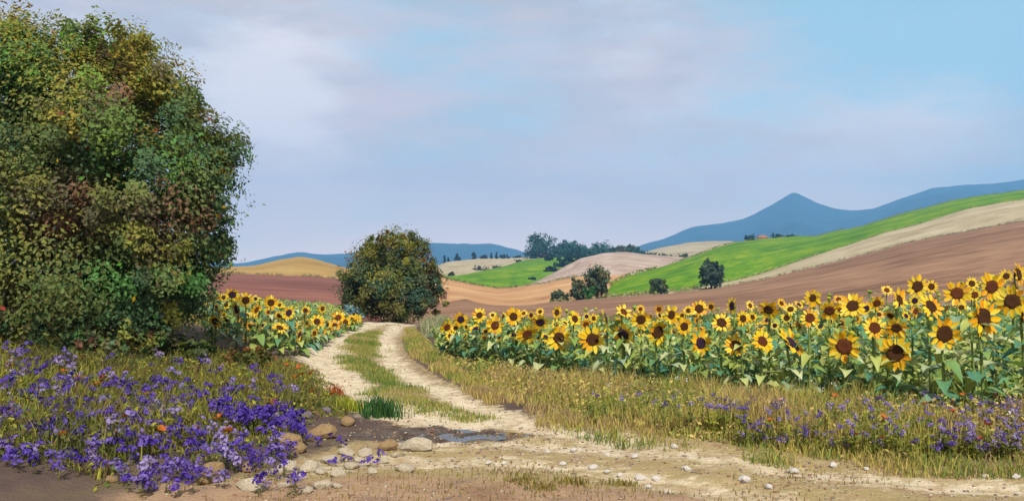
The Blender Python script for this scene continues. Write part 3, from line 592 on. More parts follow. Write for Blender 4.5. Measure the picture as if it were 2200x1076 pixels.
def bract_mesh():
    V = []; Fs = []
    for k in range(11):
        a = 2 * math.pi * k / 11; c, s = math.cos(a), math.sin(a); o = len(V)
        for r, w, z in ((0.2, 0.25, -0.36), (0.95, 0.3, -0.22), (1.5, 0.0, 0.0)): V += [(r * c - w * s, r * s + w * c, z), (r * c + w * s, r * s - w * c, z)]
        Fs += [(o, o + 1, o + 3, o + 2), (o + 2, o + 3, o + 5, o + 4)]
    return mesh_data('bracts', np.array(V), Fs, M_stem)
BRACTS = bract_mesh()
def bud_mesh():
    V = []; Fs = []; S = 8
    for r, z in ((0.3, -0.5), (0.8, -0.25), (0.85, 0.1), (0.5, 0.5), (0.15, 0.75)):
        for s in range(S): a = 2 * math.pi * s / S; q = r * (1.15 if s % 2 else 0.9); V.append((q * math.cos(a), q * math.sin(a), z))
    for k in range(4):
        for s in range(S): Fs.append((k * S + s, k * S + (s + 1) % S, (k + 1) * S + (s + 1) % S, (k + 1) * S + s))
    Fs.append(tuple(range(4 * S, 5 * S)))
    return mesh_data('bud', np.array(V), Fs, random_leaf_mat('bud_green', [(0.14, 0.24, 0.03), (0.32, 0.34, 0.03), (0.5, 0.42, 0.02)], 0.2))
BUD = bud_mesh()
def stem_and_leaves(e, h, lean, rg, nleaf, lsz, zlo=0.1, zhi=0.92, r=0.014):
    pts = [(lean[0] * t * t, lean[1] * t * t, h * t) for t in (-0.03, 0.25, 0.5, 0.75, 1.0)]
    v, f = tube_arrays(pts, [r * 1.2, r * 1.1, r, r * 0.9, r * 0.8], 6)
    obj('stem', mesh_data('stem', np.array(v), f, M_stem), e)
    a = rg.uniform(0, 6.28)
    for k in range(nleaf):
        t = zlo + (zhi - zlo) * (k + 0.5) / nleaf; a += 2.4 + rg.uniform(-0.4, 0.4)
        o = obj('leaf', rg.choice(SLEAVES), e, (lean[0] * t * t, lean[1] * t * t, h * t), (rg.uniform(-0.3, 0.45), rg.uniform(-0.2, 0.2), a), lsz * rg.uniform(0.75, 1.2) * (1.1 - 0.35 * t))
def sunflower(x, y, zhead, dia, kind, label, group, rg, yaw=None, tilt=None, nleaf=11):
    g = gzf(x, y); h = max(0.22, zhead - g); e = empty('sunflower', (x, y, g), label, 'sunflower', group)
    yaw = rg.gauss(-0.1, 0.5) if yaw is None else yaw; tilt = min(122, rg.gauss(82, 17)) if tilt is None else tilt
    R_ = dia / 2; rd = R_ * rg.uniform(0.40, 0.48)
    back = 0.10 * dia + 0.02
    fx, fy = math.sin(yaw) , -math.cos(yaw)
    stem_and_leaves(e, h - 0.0, (-fx * back, -fy * back), rg, nleaf, 0.15 + 0.17 * dia / 0.4 * 0.5)
    hd = obj('flower_head', DISCS[kind], e, (0, 0, h), (R(tilt), rg.uniform(-0.3, 0.3), yaw), rd)
    obj('bracts', BRACTS, hd)
    n = rg.randint(13, 17); q = (R_ - rd * 0.85) / rd
    for k in range(n):
        a = 2 * math.pi * k / n + rg.uniform(-0.13, 0.13); L = q * rg.uniform(0.82, 1.12)
        o = obj('petal', rg.choice(PETALS), hd, (-math.sin(a) * 0.86, math.cos(a) * 0.86, 0.02 * (k % 2) * 4 - 0.03), (rg.uniform(-0.15, 0.35), rg.uniform(-0.25, 0.25), a), (q * rg.uniform(1.15, 1.5), L, L))
    return e
RIGHT = [(960,703,36),(990,686,36),(1030,677,37),(1021,707,38),(1063,699,45),(1103,680,46),(1133,718,54),(1161,692,40),(1196,671,35),(1201,726,64),(1235,685,42),(1273,729,62),(1300,683,44),(1340,670,42),(1339,718,60),(1377,686,44),(1413,714,58),(1442,676,44),(1470,701,40),
         (1502,663,48),(1573,657,46),(1596,684,40),(1550,693,50),(1505,737,64),(1580,742,58),(1638,733,64),(1651,665,46),(1702,739,86),(1746,640,46),(1740,683,48),(1782,667,48),(1832,657,58),(1884,651,40),(1814,744,78),(1879,704,62),(1926,704,50),(1932,644,62),(1971,615,48),(2000,658,58),(1924,759,86),(2029,717,74),(2056,630,68),(2130,616,64),(2113,682,84),(2175,647,74),(2188,590,54),(2205,683,66),(2255,620,60),(2290,700,80)]
LEFT = [(499,633,40),(528,645,44),(582,650,42),(508,664,52),(552,666,44),(621,672,42),(656,667,28),(693,663,30),(681,691,46),(727,682,40),(757,686,32),(601,704,46),(644,719,40),(455,640,34),(462,690,36)]
BR = np.array([(900, 745), (940, 765), (1000, 782), (1100, 800), (1300, 835), (1500, 860), (1700, 880), (1900, 895), (2200, 915), (2500, 930)], float)
BL = np.array([(400, 735), (440, 742), (560, 766), (640, 768), (690, 748), (720, 728), (775, 706)], float)
TR = np.array([(900, 715), (940, 690), (1000, 668), (1300, 658), (1600, 648), (1800, 628), (2000, 604), (2200, 576), (2500, 540)], float)
ORD = ['first', 'second', 'third', 'fourth', 'fifth', 'sixth', 'seventh', 'eighth', 'ninth', 'tenth', 'eleventh', 'twelfth', 'thirteenth', 'fourteenth', 'fifteenth', 'sixteenth', 'seventeenth', 'eighteenth', 'nineteenth', 'twentieth', 'twenty-first', 'twenty-second', 'twenty-third', 'twenty-fourth', 'twenty-fifth']
def solve(hx, hy, size, front, stand, dmax_dia):
    fy = np.interp(hx, front[:, 0], front[:, 1]); d = 12.0
    for _ in range(12):
        x = (hx - 1100) / F * d; g = gzf(x, d)
        db = (EYE - g) * F / (fy - HOR); dh = (EYE - g - stand) * F / max(hy - HOR, 1.0)
        if dh <= 0: dh = 99
        d2 = max(db * 1.02, min(dh, dmax_dia * F / size)); d = 0.5 * d + 0.5 * d2
    return d
HEADS = []
def rows(lst, front, stand, dia, side):
    out = []
    for hx, hy, s in lst:
        d = solve(hx, hy, s, front, stand, dia); fy = np.interp(hx, front[:, 0], front[:, 1]); out.append((hx, hy, s, d, fy - hy))
    return out
rs = random.Random(3); kinds = list(M_disc)
RR = rows(RIGHT, BR, 1.0, 0.38, 'right'); LL = rows(LEFT, BL, 0.75, 0.34, 'left')
def plant_rows(data, side, cuts):
    bucket = {}
    for it in data:
        t = 'front' if it[4] < cuts(it[0])[0] else ('middle' if it[4] < cuts(it[0])[1] else 'back'); bucket.setdefault(t, []).append(it)
    for row, its in bucket.items():
        its.sort(key=lambda q: q[0])
        for k, (hx, hy, s, d, _) in enumerate(its):
            kd = rs.choice(kinds + ['dark brown', 'russet'] if side == 'right' else ['dark brown', 'russet', 'dark brown', 'purple-brown'])
            x, y, z = at(hx, hy, d)
            dia = max(0.18, min(0.42, s * (0.98 if side == 'right' else 0.84) * d / F)) * rs.uniform(0.88, 1.1)
            sunflower(x, y, z, dia, kd, f'{ORD[k]} sunflower from the left in the {row} row of the {side} field, {kd} centre', f'sunflowers of the {side} field', rs)
            HEADS.append((hx, hy, s, d))
plant_rows(RR, 'right', lambda x: ((96 + (x - 960) * 0.055, 150 + (x - 960) * 0.07)))
plant_rows(LL, 'left', lambda x: (62, 92))
def ring_mesh(seed):
    q = random.Random(seed); V = []; Fs = []; n = 13
    for k in range(n):
        a = 2 * math.pi * k / n + q.uniform(-.12, .12); L = q.uniform(2.0, 2.5); w = q.uniform(0.26, 0.36); o = len(V); c, s_ = math.cos(a), math.sin(a); zt = q.uniform(-.3, .35)
        for r, ww, z in ((0.85, 0.6, 0), (1.0 + L * 0.22, 1.0, 0.05), (L, 0.12, zt)): V += [(r * c - ww * w * s_, r * s_ + ww * w * c, z), (r * c + ww * w * s_, r * s_ - ww * w * c, z)]
        Fs += [(o, o + 1, o + 3, o + 2), (o + 2, o + 3, o + 5, o + 4)]
    return mesh_data('petals', np.array(V), Fs, M_petals)
RINGS = [ring_mesh(k) for k in range(4)]
def far_sunflower(px, py, size, front, stand, dmin, label, group, rg):
    d = max(dmin, solve(px, py, size, front, stand, 0.34)); x, y, z = at(px, py, d); g = gzf(x, y); h = max(0.25, z - g)
    e = empty('distant_sunflower', (x, y, g), label, 'sunflower', group); rd = size * d / F * 0.5 * 0.44; yaw = rg.gauss(0, 0.5)
    stem_and_leaves(e, h, (-math.sin(yaw) * .03, math.cos(yaw) * .03), rg, 5, 0.16, 0.3, 0.95, 0.01)
    hd = obj('flower_head', DISCS[rg.choice(kinds)], e, (0, 0, h), (R(rg.gauss(80, 14)), 0, yaw), rd); obj('petals', rg.choice(RINGS), hd, (0, 0, 0), (0, 0, rg.uniform(0, 6)))
    HEADS.append((px, py, size, d))
qf = random.Random(31)
def ordinal(k): return ORD[k] if k < 20 else ['twentieth', 'thirtieth', 'fortieth', 'fiftieth', 'sixtieth', 'seventieth'][(k + 1) // 10 - 2] if (k + 1) % 10 == 0 else ['twenty', 'thirty', 'forty', 'fifty', 'sixty', 'seventy'][(k + 1) // 10 - 2] + '-' + ORD[(k + 1) % 10 - 1]
def far_rows(n, xr, ytop, dy, size, front, stand, dmin, label, group):
    made = 0; tries = 0; todo = []
    while made < n and tries < 4000:
        tries += 1; px = qf.uniform(*xr); py = ytop(px) + qf.uniform(*dy); sz = qf.uniform(*size) * (0.8 + 0.5 * (px - xr[0]) / (xr[1] - xr[0]))
        if any(abs(px - a) < (sz + s_) * 0.3 and abs(py - b) < (sz + s_) * 0.3 for a, b, s_, _ in HEADS): continue
        todo.append((px, py, sz)); HEADS.append((px, py, sz, 0)); made += 1
    del HEADS[-made:]
    for k, (px, py, sz) in enumerate(sorted(todo)): far_sunflower(px, py, sz, front, stand, dmin, label.format(ordinal(k)), group, qf)
far_rows(70, (950, 2195), lambda x: np.interp(x, TR[:, 0], TR[:, 1]), (6, 70), (20, 30), BR, 1.0, 11.5, '{} small distant sunflower from the left in the deep rows of the right field', 'distant sunflowers of the right field')
far_rows(34, (440, 770), lambda x: np.interp(x, [425, 500, 600, 700, 770], [628, 632, 650, 664, 684]), (0, 66), (17, 25), BL, 0.75, 13.5, '{} small distant sunflower from the left in the left field by the big tree', 'distant sunflowers of the left field')
# leafy plants in bud that fill the rows between the open flowers
def fillers(n, xr, front, top, dback, side, label, seed):
    rg = random.Random(seed); made = 0; tries = 0; pos = []
    while made < n and tries < n * 30:
        tries += 1; px = rg.uniform(*xr); fy = np.interp(px, front[:, 0], front[:, 1]); d0 = 1.4 * F / (fy - HOR); d = d0 * 1.03 + (dback - d0) * rg.random()**1.5
        x = (px - 1100) / F * d; g = gzf(x, d)
        if any((x - a)**2 + (d - b)**2 < 0.11 for a, b in pos): continue
        yt = top(px) + rg.uniform(0, 26); h = min(1.25, EYE - (yt - HOR) / F * d - g)
        ymin = yt
        for hx, hy, s, hd in HEADS:
            if hd > d - 0.1 and abs(hx - px) < 0.14 * F / d + s * 0.35: ymin = max(ymin, hy + s * 0.45)
        h = min(h, EYE - (ymin - HOR) / F * d - g - 0.03)
        if h < 0.22: continue
        pos.append((x, d)); made += 1
        e = empty('budding_sunflower', (x, d, g), label, 'sunflower', f'budding sunflowers of the {side} field')
        lean = (rg.uniform(-.06, .06), rg.uniform(-.06, .06)); stem_and_leaves(e, h, lean, rg, 8, 0.22 if h > 0.5 else 0.17, 0.1, 0.97, 0.011)
        obj('bud', BUD, e, (lean[0], lean[1], h), (rg.uniform(0, .8), rg.uniform(-.5, .5), rg.uniform(0, 6)), rg.uniform(0.03, 0.055))
    return made
nr = fillers(105, (930, 2300), BR, lambda x: np.interp(x, TR[:, 0], TR[:, 1]), 18.0, 'right', 'leafy sunflower still in bud between the open flowers of the right field', 5)
nl = fillers(48, (425, 765), BL, lambda x: np.interp(x, [425, 500, 600, 700, 770], [625, 628, 645, 665, 690]), 18.0, 'left', 'leafy sunflower still in bud between the open flowers of the left field', 6)
print('fillers', nr, nl)

# ------------------------------------------------------------------ grass and herbs (uncountable)
M_grass = attr_leaf_mat('grass_blades', 0.35, 0.7)
def blades(name, X, Y, hgt, wid, cols, rg, lean=0.35, z=None):
    n = len(X); Z = gz(X, Y) if z is None else z; a = rg.random(n) * 2 * np.pi; la = rg.random(n) * 2 * np.pi; lm = hgt * lean * (0.3 + rg.random(n))
    bx, by = np.cos(a) * wid, np.sin(a) * wid; dx, dy = np.cos(la) * lm, np.sin(la) * lm
    v = np.stack([np.stack([X - bx, Y - by, Z - 0.015], 1), np.stack([X + bx, Y + by, Z - 0.015], 1),
                  np.stack([X - bx * .8 + dx * .35, Y - by * .8 + dy * .35, Z + hgt * .6], 1), np.stack([X + bx * .8 + dx * .35, Y + by * .8 + dy * .35, Z + hgt * .6], 1),
                  np.stack([X + dx, Y + dy, Z + hgt], 1)], 1).reshape(-1, 3)
    i = np.arange(n)[:, None] * 5
    return mesh_data(name, v, [i + [0, 1, 3, 2], i + [2, 3, 4]], M_grass, False, np.repeat(cols, 5, 0))
def scatter(poly, n, rg, dens=None):
    P = np.array(poly); lo, hi = P.min(0), P.max(0); X = np.empty(0); Y = np.empty(0)
    while len(X) < n:
        x = lo[0] + (hi[0] - lo[0]) * rg.random(n); y = lo[1] + (hi[1] - lo[1]) * rg.random(n); k = inside(x, y, poly)
        if dens is not None: k &= rg.random(n) < dens(x, y)
        X = np.concatenate([X, x[k]]); Y = np.concatenate([Y, y[k]])
    return X[:n], Y[:n]
def pal_cols(pal, n, rg, X=None, Y=None, sc=1.2, seed=0, jit=0.3):
    pal = np.array(pal); k = len(pal)
    u = rg.random(n) if X is None else np.clip(0.5 + 0.9 * fbm(X * sc, Y * sc, seed, 3) + rg.normal(size=n) * 0.2, 0, 0.999)
    return np.clip(pal[(u * k).astype(int)] * (1 + jit * (rg.random((n, 1)) - .5) * 2), 0.004, 1)
rg = np.random.default_rng(21)
VERGE = pl([(885, 700), (905, 730), (930, 775), (985, 815), (1100, 868), (1200, 905), (1330, 935), (1500, 955), (1800, 982), (2200, 1004), (2700, 1036), (2900, 940), (2500, 915), (2200, 900), (1700, 868), (1300, 828), (1000, 775), (930, 740)])
X, Y = scatter(VERGE, 52000, rg, lambda x, y: np.clip(seg_dist(x, y, VERGE) / 0.45 + 0.9 * fbm(x * 2, y * 2, 71, 3), 0.0, 1))
ed = np.clip(seg_dist(X, Y, VERGE) / 0.5, 0.3, 1) * np.clip(0.9 + 1.0 * fbm(X * 1.5, Y * 1.5, 73, 2), 0.45, 1.4)
h = (0.09 + 0.25 * rg.random(len(X))**1.6) * ed * (0.55 + 0.45 * sstep(-1.2, 2.5, X))
V_PAL = [(0.12, 0.19, 0.04), (0.20, 0.25, 0.05), (0.33, 0.31, 0.06), (0.38, 0.31, 0.09), (0.48, 0.38, 0.11), (0.34, 0.24, 0.12)]
tag(obj('verge_grass', blades('verge_grass', X, Y, h, 0.0025 + 0.0035 * rg.random(len(X)), pal_cols(V_PAL, len(X), rg, X, Y, 1.3, 5), rg)), 'tall yellow-green grass between the road and the sunflowers', 'grass', kind='stuff')
# low grass among the sunflower stems and behind
FIELD_R = pl([(935, 760), (1000, 780), (1300, 832), (1700, 875), (2200, 905), (2600, 925), (2600, 720), (2000, 700), (1200, 690), (940, 700)])
X, Y = scatter(FIELD_R, 16000, rg); h = 0.08 + 0.22 * rg.random(len(X))
tag(obj('field_weeds', blades('field_weeds', X, Y, h, 0.012 + 0.012 * rg.random(len(X)), pal_cols([(0.03, 0.10, 0.05), (0.06, 0.15, 0.03), (0.14, 0.2, 0.03), (0.22, 0.26, 0.05)], len(X), rg, X, Y, 1.0, 8), rg, 0.6)), 'low green weeds under the right sunflower rows', 'weeds', kind='stuff')
FIELD_L = pl([(380, 745), (560, 775), (640, 778), (695, 752), (722, 732), (780, 706), (740, 690), (420, 690)])
X, Y = scatter(FIELD_L, 7000, rg); h = 0.08 + 0.2 * rg.random(len(X))
tag(obj('field_weeds', blades('field_weeds', X, Y, h, 0.012 + 0.012 * rg.random(len(X)), pal_cols([(0.03, 0.12, 0.06), (0.07, 0.17, 0.04), (0.2, 0.2, 0.05), (0.3, 0.2, 0.06)], len(X), rg, X, Y, 1.0, 9), rg, 0.6)), 'low green weeds under the left sunflowers', 'weeds', kind='stuff')
# middle strip of the track and patches on the road
MID = pl([(780, 862), (730, 815), (712, 785), (722, 757), (750, 735), (800, 712), (840, 702), (835, 725), (842, 765), (872, 800), (960, 848), (1080, 892), (1000, 900), (880, 885)])
X, Y = scatter(MID, 16000, rg, lambda x, y: np.clip(seg_dist(x, y, MID) / 0.3 - 0.1 + 1.8 * fbm(x * 1.8, y * 1.3, 31, 3), 0, 1) * np.clip(sstep(0.05, 0.3, np.minimum(seg_dist(x, y, TRACK_L), seg_dist(x, y, TRACK_R))) + 0.9 * (fbm(x * 2.3, y * 2.3, 37, 3) > 0.22), 0, 1))
tag(obj('track_grass', blades('track_grass', X, Y, 0.015 + 0.06 * rg.random(len(X))**2, 0.003 + 0.003 * rg.random(len(X)), pal_cols([(0.10, 0.17, 0.03), (0.2, 0.24, 0.04), (0.3, 0.28, 0.07), (0.36, 0.3, 0.12)], len(X), rg, X, Y, 1.5, 12), rg)), 'short grass growing between the wheel tracks', 'grass', kind='stuff')
X, Y = scatter(ROAD, 60000, rg, lambda x, y: np.clip(-0.15 + 1.5 * fbm(x * 0.8, y * 1.6, 41, 3), 0, 1) * (y > 4.2) * (y < 9) * (abs(x) < 7))
tag(obj('road_grass', blades('road_grass', X[:2600], Y[:2600], 0.01 + 0.03 * rg.random(2600), 0.002 + 0.003 * rg.random(2600), pal_cols([(0.22, 0.2, 0.05), (0.3, 0.22, 0.08), (0.2, 0.13, 0.06)], 2600, rg), rg)), 'sparse dry grass growing through the dirt road', 'grass', kind='stuff')
# left bank herbs
BANK = pl([(-500, 735), (200, 742), (420, 748), (560, 778), (640, 778), (690, 800), (720, 830), (765, 868), (740, 900), (700, 940), (600, 985), (480, 1030), (300, 1060), (60, 1000), (-100, 960), (-600, 900)])
def bank_xy(px, py, it=8):
    d = 7.0
    for _ in range(it): x = (px - 1100) / F * d; d = 0.5 * d + 0.5 * max(2.5, (EYE - gzf(x, d)) * F / max(py - HOR, 20))
    return (px - 1100) / F * d, d
BANKW = [bank_xy(*p) for p in [(-500, 735), (200, 742), (420, 748), (560, 778), (640, 778), (690, 800), (720, 830), (765, 868), (740, 900), (690, 925), (560, 965), (430, 1000), (300, 1040), (190, 1062), (60, 1040), (-150, 1010), (-600, 980)]]
X, Y = scatter(BANKW, 50000, rg, lambda x, y: np.clip(seg_dist(x, y, BANKW) / 0.6 + 1.2 * fbm(x * 1.6, y * 1.6, 81, 3), 0.0, 1))
ed = np.clip(seg_dist(X, Y, BANKW) / 0.6, 0.3, 1); h = (0.05 + 0.2 * rg.random(len(X))**1.4) * ed
B_PAL = [(0.08, 0.09, 0.025), (0.14, 0.14, 0.03), (0.22, 0.21, 0.03), (0.17, 0.11, 0.045), (0.09, 0.14, 0.03), (0.3, 0.29, 0.03)]
tag(obj('bank_herbs', blades('bank_herbs', X, Y, h, 0.003 + 0.004 * rg.random(len(X)), pal_cols(B_PAL, len(X), rg, X, Y, 1.8, 15), rg, 0.5)), 'olive herbs and grass covering the left bank', 'grass', kind='stuff')
EDGE = [flat(px, py + dy) for dy, xs_ in ((-16, (1150, 1330, 1500, 1800, 2200, 2500)), (22, (2500, 2200, 1800, 1500, 1330, 1150))) for px in xs_ for py in (np.interp(px, [1100, 1330, 1500, 1800, 2200, 2700], [875, 935, 955, 982, 1004, 1036]),)]
X, Y = scatter(EDGE, 4200, rg, lambda x, y: np.clip(0.25 + 1.6 * fbm(x * 2.5, y * 2.5, 77, 3), 0, 1))
tag(obj('edge_grass', blades('edge_grass', X, Y, 0.02 + 0.12 * rg.random(len(X))**2, 0.002 + 0.003 * rg.random(len(X)), pal_cols(V_PAL, len(X), rg, X, Y, 1.6, 18), rg, 0.6)), 'stray grass along the right edge of the dirt road', 'grass', kind='stuff')
# small broad leaves that carpet bank and verge
def cover(name, poly, n, pal, zlo, zhi, size, label, seed, dens):
    q = np.random.default_rng(seed); X, Y = scatter(poly, n, q, dens); Z = gz(X, Y) + zlo + (zhi - zlo) * q.random(n)**1.3 * np.clip(seg_dist(X, Y, poly) / 0.6, 0.15, 1)
    nn = q.normal(size=(n, 3)) * 0.55 + [0, -0.35, 0.8]
    tag(obj(name, leaves_mesh(name, np.stack([X, Y, Z], 1), nn, size * (0.5 + q.random(n)), pal_cols(pal, n, q, X, Y, 2.2, seed), M_grass, q, 0.5)), label, 'ground cover', kind='stuff')
cover('bank_leaves', BANKW, 26000, B_PAL + [(0.09, 0.05, 0.05), (0.12, 0.16, 0.03)], 0.0, 0.16, 0.045, 'small olive leaves carpeting the left bank', 91, lambda x, y: np.clip(seg_dist(x, y, BANKW) / 0.7 + 1.2 * fbm(x * 1.6, y * 1.6, 81, 3), 0.0, 1))
cover('verge_leaves', VERGE, 16000, V_PAL + [(0.2, 0.13, 0.1), (0.16, 0.2, 0.04)], 0.0, 0.26, 0.04, 'small yellow-green leaves carpeting the right verge', 92, lambda x, y: np.clip(seg_dist(x, y, VERGE) / 0.6 + 0.7 * fbm(x * 2, y * 2, 71, 3), 0, 1))
LANE = pl([(868, 705), (862, 730), (880, 770), (930, 812), (1040, 858), (1180, 905), (1330, 945), (1380, 925), (1100, 850), (1000, 800), (925, 745), (900, 715)])
X, Y = scatter(LANE, 13000, rg, lambda x, y: np.clip(seg_dist(x, y, LANE) / 0.3 + 1.3 * fbm(x * 2, y * 2, 75, 3) - 0.1, 0, 1))
tag(obj('lane_grass', blades('lane_grass', X, Y, 0.03 + 0.10 * rg.random(len(X))**1.5, 0.003 + 0.003 * rg.random(len(X)), pal_cols(V_PAL, len(X), rg, X, Y, 1.6, 17), rg, 0.5)), 'low yellow-green grass along the right side of the track', 'grass', kind='stuff')
FG = [(0.06, 0.2, 0.14), (0.11, 0.24, 0.11), (0.17, 0.26, 0.05), (0.27, 0.33, 0.06), (0.34, 0.38, 0.12), (0.4, 0.43, 0.2)]
cover('field_leaves', FIELD_R, 24000, FG, 0.05, 0.58, 0.095, 'broad green leaves filling the right sunflower rows', 93, lambda x, y: np.clip(seg_dist(x, y, FIELD_R) / 0.3, 0.1, 1) * (y < 15))
cover('field_leaves', FIELD_L, 8000, FG, 0.03, 0.5, 0.09, 'broad green leaves filling the left sunflower rows', 94, None)
# pale dry grass beside the track crest
for poly, lb in ((pl([(905, 700), (935, 695), (960, 688), (960, 700), (930, 725), (905, 730)]), 'pale dry grass at the crest of the track'), (pl([(560, 700), (745, 712), (745, 690), (560, 682)]), 'white flowering grass behind the left sunflowers')):
    X, Y = scatter(poly, 1800, rg)
    tag(obj('pale_grass', blades('pale_grass', X, Y, 0.10 + 0.26 * rg.random(len(X))**1.5, 0.005 + 0.006 * rg.random(len(X)), pal_cols([(0.36, 0.35, 0.24), (0.3, 0.3, 0.18), (0.2, 0.23, 0.1), (0.26, 0.26, 0.1)], len(X), rg), rg, 0.5)), lb, 'grass', kind='stuff')
# undergrowth at the foot of the tree
def shrub(px, py, d, w, h, pal, n, leaf, seed, label, cat='shrub', name='shrub'):
    x, y, z = at(px, py, d); b = (x, y, gzf(x, y)); lumps = [(0, 0, h * .5, w * .6, w * .6, h * .45)]; q = random.Random(seed)
    for k in range(5): a = q.uniform(0, 6.28); lumps.append((math.cos(a) * w * .5, math.sin(a) * w * .5, h * q.uniform(.3, .7), w * .38, w * .38, h * .3))
    tree(name, label, cat, b, lumps, n, leaf, pal, seed, 0.02, clump=0.2, per=24)
shrub(60, 720, 9.3, 0.75, 0.55, OLIVE, 3200, 0.07, 101, 'dark brown-green shrub under the tree at the left edge')
shrub(250, 720, 9.2, 0.7, 0.5, OLIVE, 3000, 0.07, 102, 'olive shrub under the middle of the big tree')
shrub(400, 725, 9.6, 0.42, 0.36, [(0.05, 0.08, 0.02), (0.1, 0.13, 0.02), (0.04, 0.06, 0.02)], 2600, 0.07, 103, 'green shrub under the right side of the big tree')
shrub(520, 735, 9.6, 0.4, 0.32, [(0.12, 0.12, 0.02), (0.08, 0.10, 0.02), (0.2, 0.1, 0.03)], 1800, 0.06, 104, 'yellow-olive shrub in front of the left sunflowers')
shrub(752, 672, 21.5, 0.5, 0.42, [(0.13, 0.24, 0.25), (0.1, 0.19, 0.2), (0.18, 0.28, 0.3)], 1500, 0.09, 105, 'pale blue-grey shrub left of the round tree', 'shrub', 'blue_shrub')

# ------------------------------------------------------------------ countable flowers on bank and verge
M_purple = random_leaf_mat('purple_petal', [(0.05, 0.026, 0.18), (0.085, 0.05, 0.26), (0.12, 0.08, 0.31), (0.2, 0.16, 0.38)], 0.25, 0.6, 20, 0.5)
M_deep = random_leaf_mat('deep_purple_petal', [(0.035, 0.016, 0.18), (0.065, 0.03, 0.26), (0.08, 0.045, 0.30)], 0.2, 0.6, 20, 0.5)
M_lilac = random_leaf_mat('lilac_petal', [(0.18, 0.13, 0.32), (0.27, 0.22, 0.42), (0.14, 0.09, 0.3)], 0.25, 0.6, 20, 0.5)
M_white = random_leaf_mat('white_petal', [(0.55, 0.52, 0.58), (0.68, 0.68, 0.62), (0.6, 0.62, 0.5)], 0.25, 0.6, 20, 0.4)
M_orange = random_leaf_mat('poppy_petal', [(0.36, 0.05, 0.012), (0.42, 0.12, 0.015), (0.30, 0.03, 0.012)], 0.25, 0.6, 20, 0.4)
M_yell = random_leaf_mat('yellow_petal', [(0.7, 0.45, 0.02), (0.75, 0.55, 0.03)], 0.25, 0.6, 20, 0.4)
M_herb = random_leaf_mat('herb_leaf', [(0.07, 0.10, 0.02), (0.15, 0.17, 0.025), (0.28, 0.3, 0.03)], 0.3, 0.6, 12)
def bloom_mesh(mat, seed, n=30, flatness=0.8, psz=0.42):
    """loose cluster of three or four small heads of cupped petals"""
    q = np.random.default_rng(seed); V = []; Fs = []; hd = [np.array([q.uniform(-.75, .75), q.uniform(-.5, .5), q.uniform(-.5, .55)]) for _ in range(4)]; hd[0] *= 0.2
    for k in range(n):
        d = q.normal(size=3); d[2] = abs(d[2]) * 0.9; d /= np.linalg.norm(d); p = hd[k % 4] + d * [0.36, 0.36, 0.36 * flatness] * q.uniform(0.5, 1.15)
        t = np.cross(d, q.normal(size=3)); t /= np.linalg.norm(t); b = np.cross(d, t); s = psz * q.uniform(0.6, 1.25); o = len(V)
        V += [p - t * s * .5, p - t * s * .05 + b * s * .36 + d * .14 * s, p + t * s * .5 + d * .1 * s, p - t * s * .05 - b * s * .36 + d * .14 * s, p + d * 0.04 * s]
        Fs += [(o, o + 1, o + 4), (o + 1, o + 2, o + 4), (o + 2, o + 3, o + 4), (o + 3, o, o + 4)]
    return mesh_data('bloom', np.array(V), Fs, mat, False)
def cup_mesh(mat, seed):
    q = random.Random(seed); V = []; Fs = []
    for k in range(5):
        a = 2 * math.pi * k / 5 + q.uniform(-.1, .1); o = len(V)
        for r, w, z in ((0.05, 0.1, 0), (0.6, 0.48, 0.2), (1.0, 0.35, 0.55)):
            for s in (-1, 1): V.append((r * math.cos(a) - s * w * math.sin(a), r * math.sin(a) + s * w * math.cos(a), z + q.uniform(-.06, .06)))
        Fs += [(o, o + 1, o + 3, o + 2), (o + 2, o + 3, o + 5, o + 4)]
    return mesh_data('bloom', np.array(V), Fs, mat)
BL_P = [bloom_mesh(M_purple, k) for k in range(7)]; BL_D = [bloom_mesh(M_deep, 10 + k, 34) for k in range(5)]; BL_L = [bloom_mesh(M_lilac, 20 + k) for k in range(3)]
BL_W = [bloom_mesh(M_white, 30 + k, 16) for k in range(3)]; BL_O = [cup_mesh(M_orange, 40 + k) for k in range(3)]; BL_Y = [bloom_mesh(M_yell, 50 + k, 10) for k in range(2)]
def herb_stem_mesh(seed):
    q = random.Random(seed); V, Fs = tube_arrays([(0, 0, -0.05), (0.03 * q.uniform(-1, 1), 0, 0.5), (0, 0, 1.0)], [0.02, 0.016, 0.012], 4)
    for k in range(5):
        a = q.uniform(0, 6.28); z = q.uniform(0.1, 0.8); L = q.uniform(0.25, 0.45); o = len(V); c, s = math.cos(a), math.sin(a)
        V += [(0, 0, z), (c * L * .5 - s * .06, s * L * .5 + c * .06, z + .14), (c * L, s * L, z + .1), (c * L * .5 + s * .06, s * L * .5 - c * .06, z + .14)]; Fs += [(o, o + 1, o + 2, o + 3)]
    return mesh_data('stem', np.array(V), Fs, M_herb)
HSTEM = [herb_stem_mesh(k) for k in range(4)]
def flower(name, x, y, h, r, bl, label, cat, group, rg_, lean=0.4):
    g = gzf(x, y); e = empty(name, (x, y, g), label, cat, group, rg_.uniform(0, 6.28))
    obj('stem', rg_.choice(HSTEM), e, (0, 0, 0), (0, 0, 0), (h, h, h))
    obj('bloom', rg_.choice(bl), e, (0, 0, h), (rg_.uniform(-lean, lean) + 0.3, rg_.uniform(-lean, lean), rg_.uniform(0, 6)), r)
    return e
rf = random.Random(77)
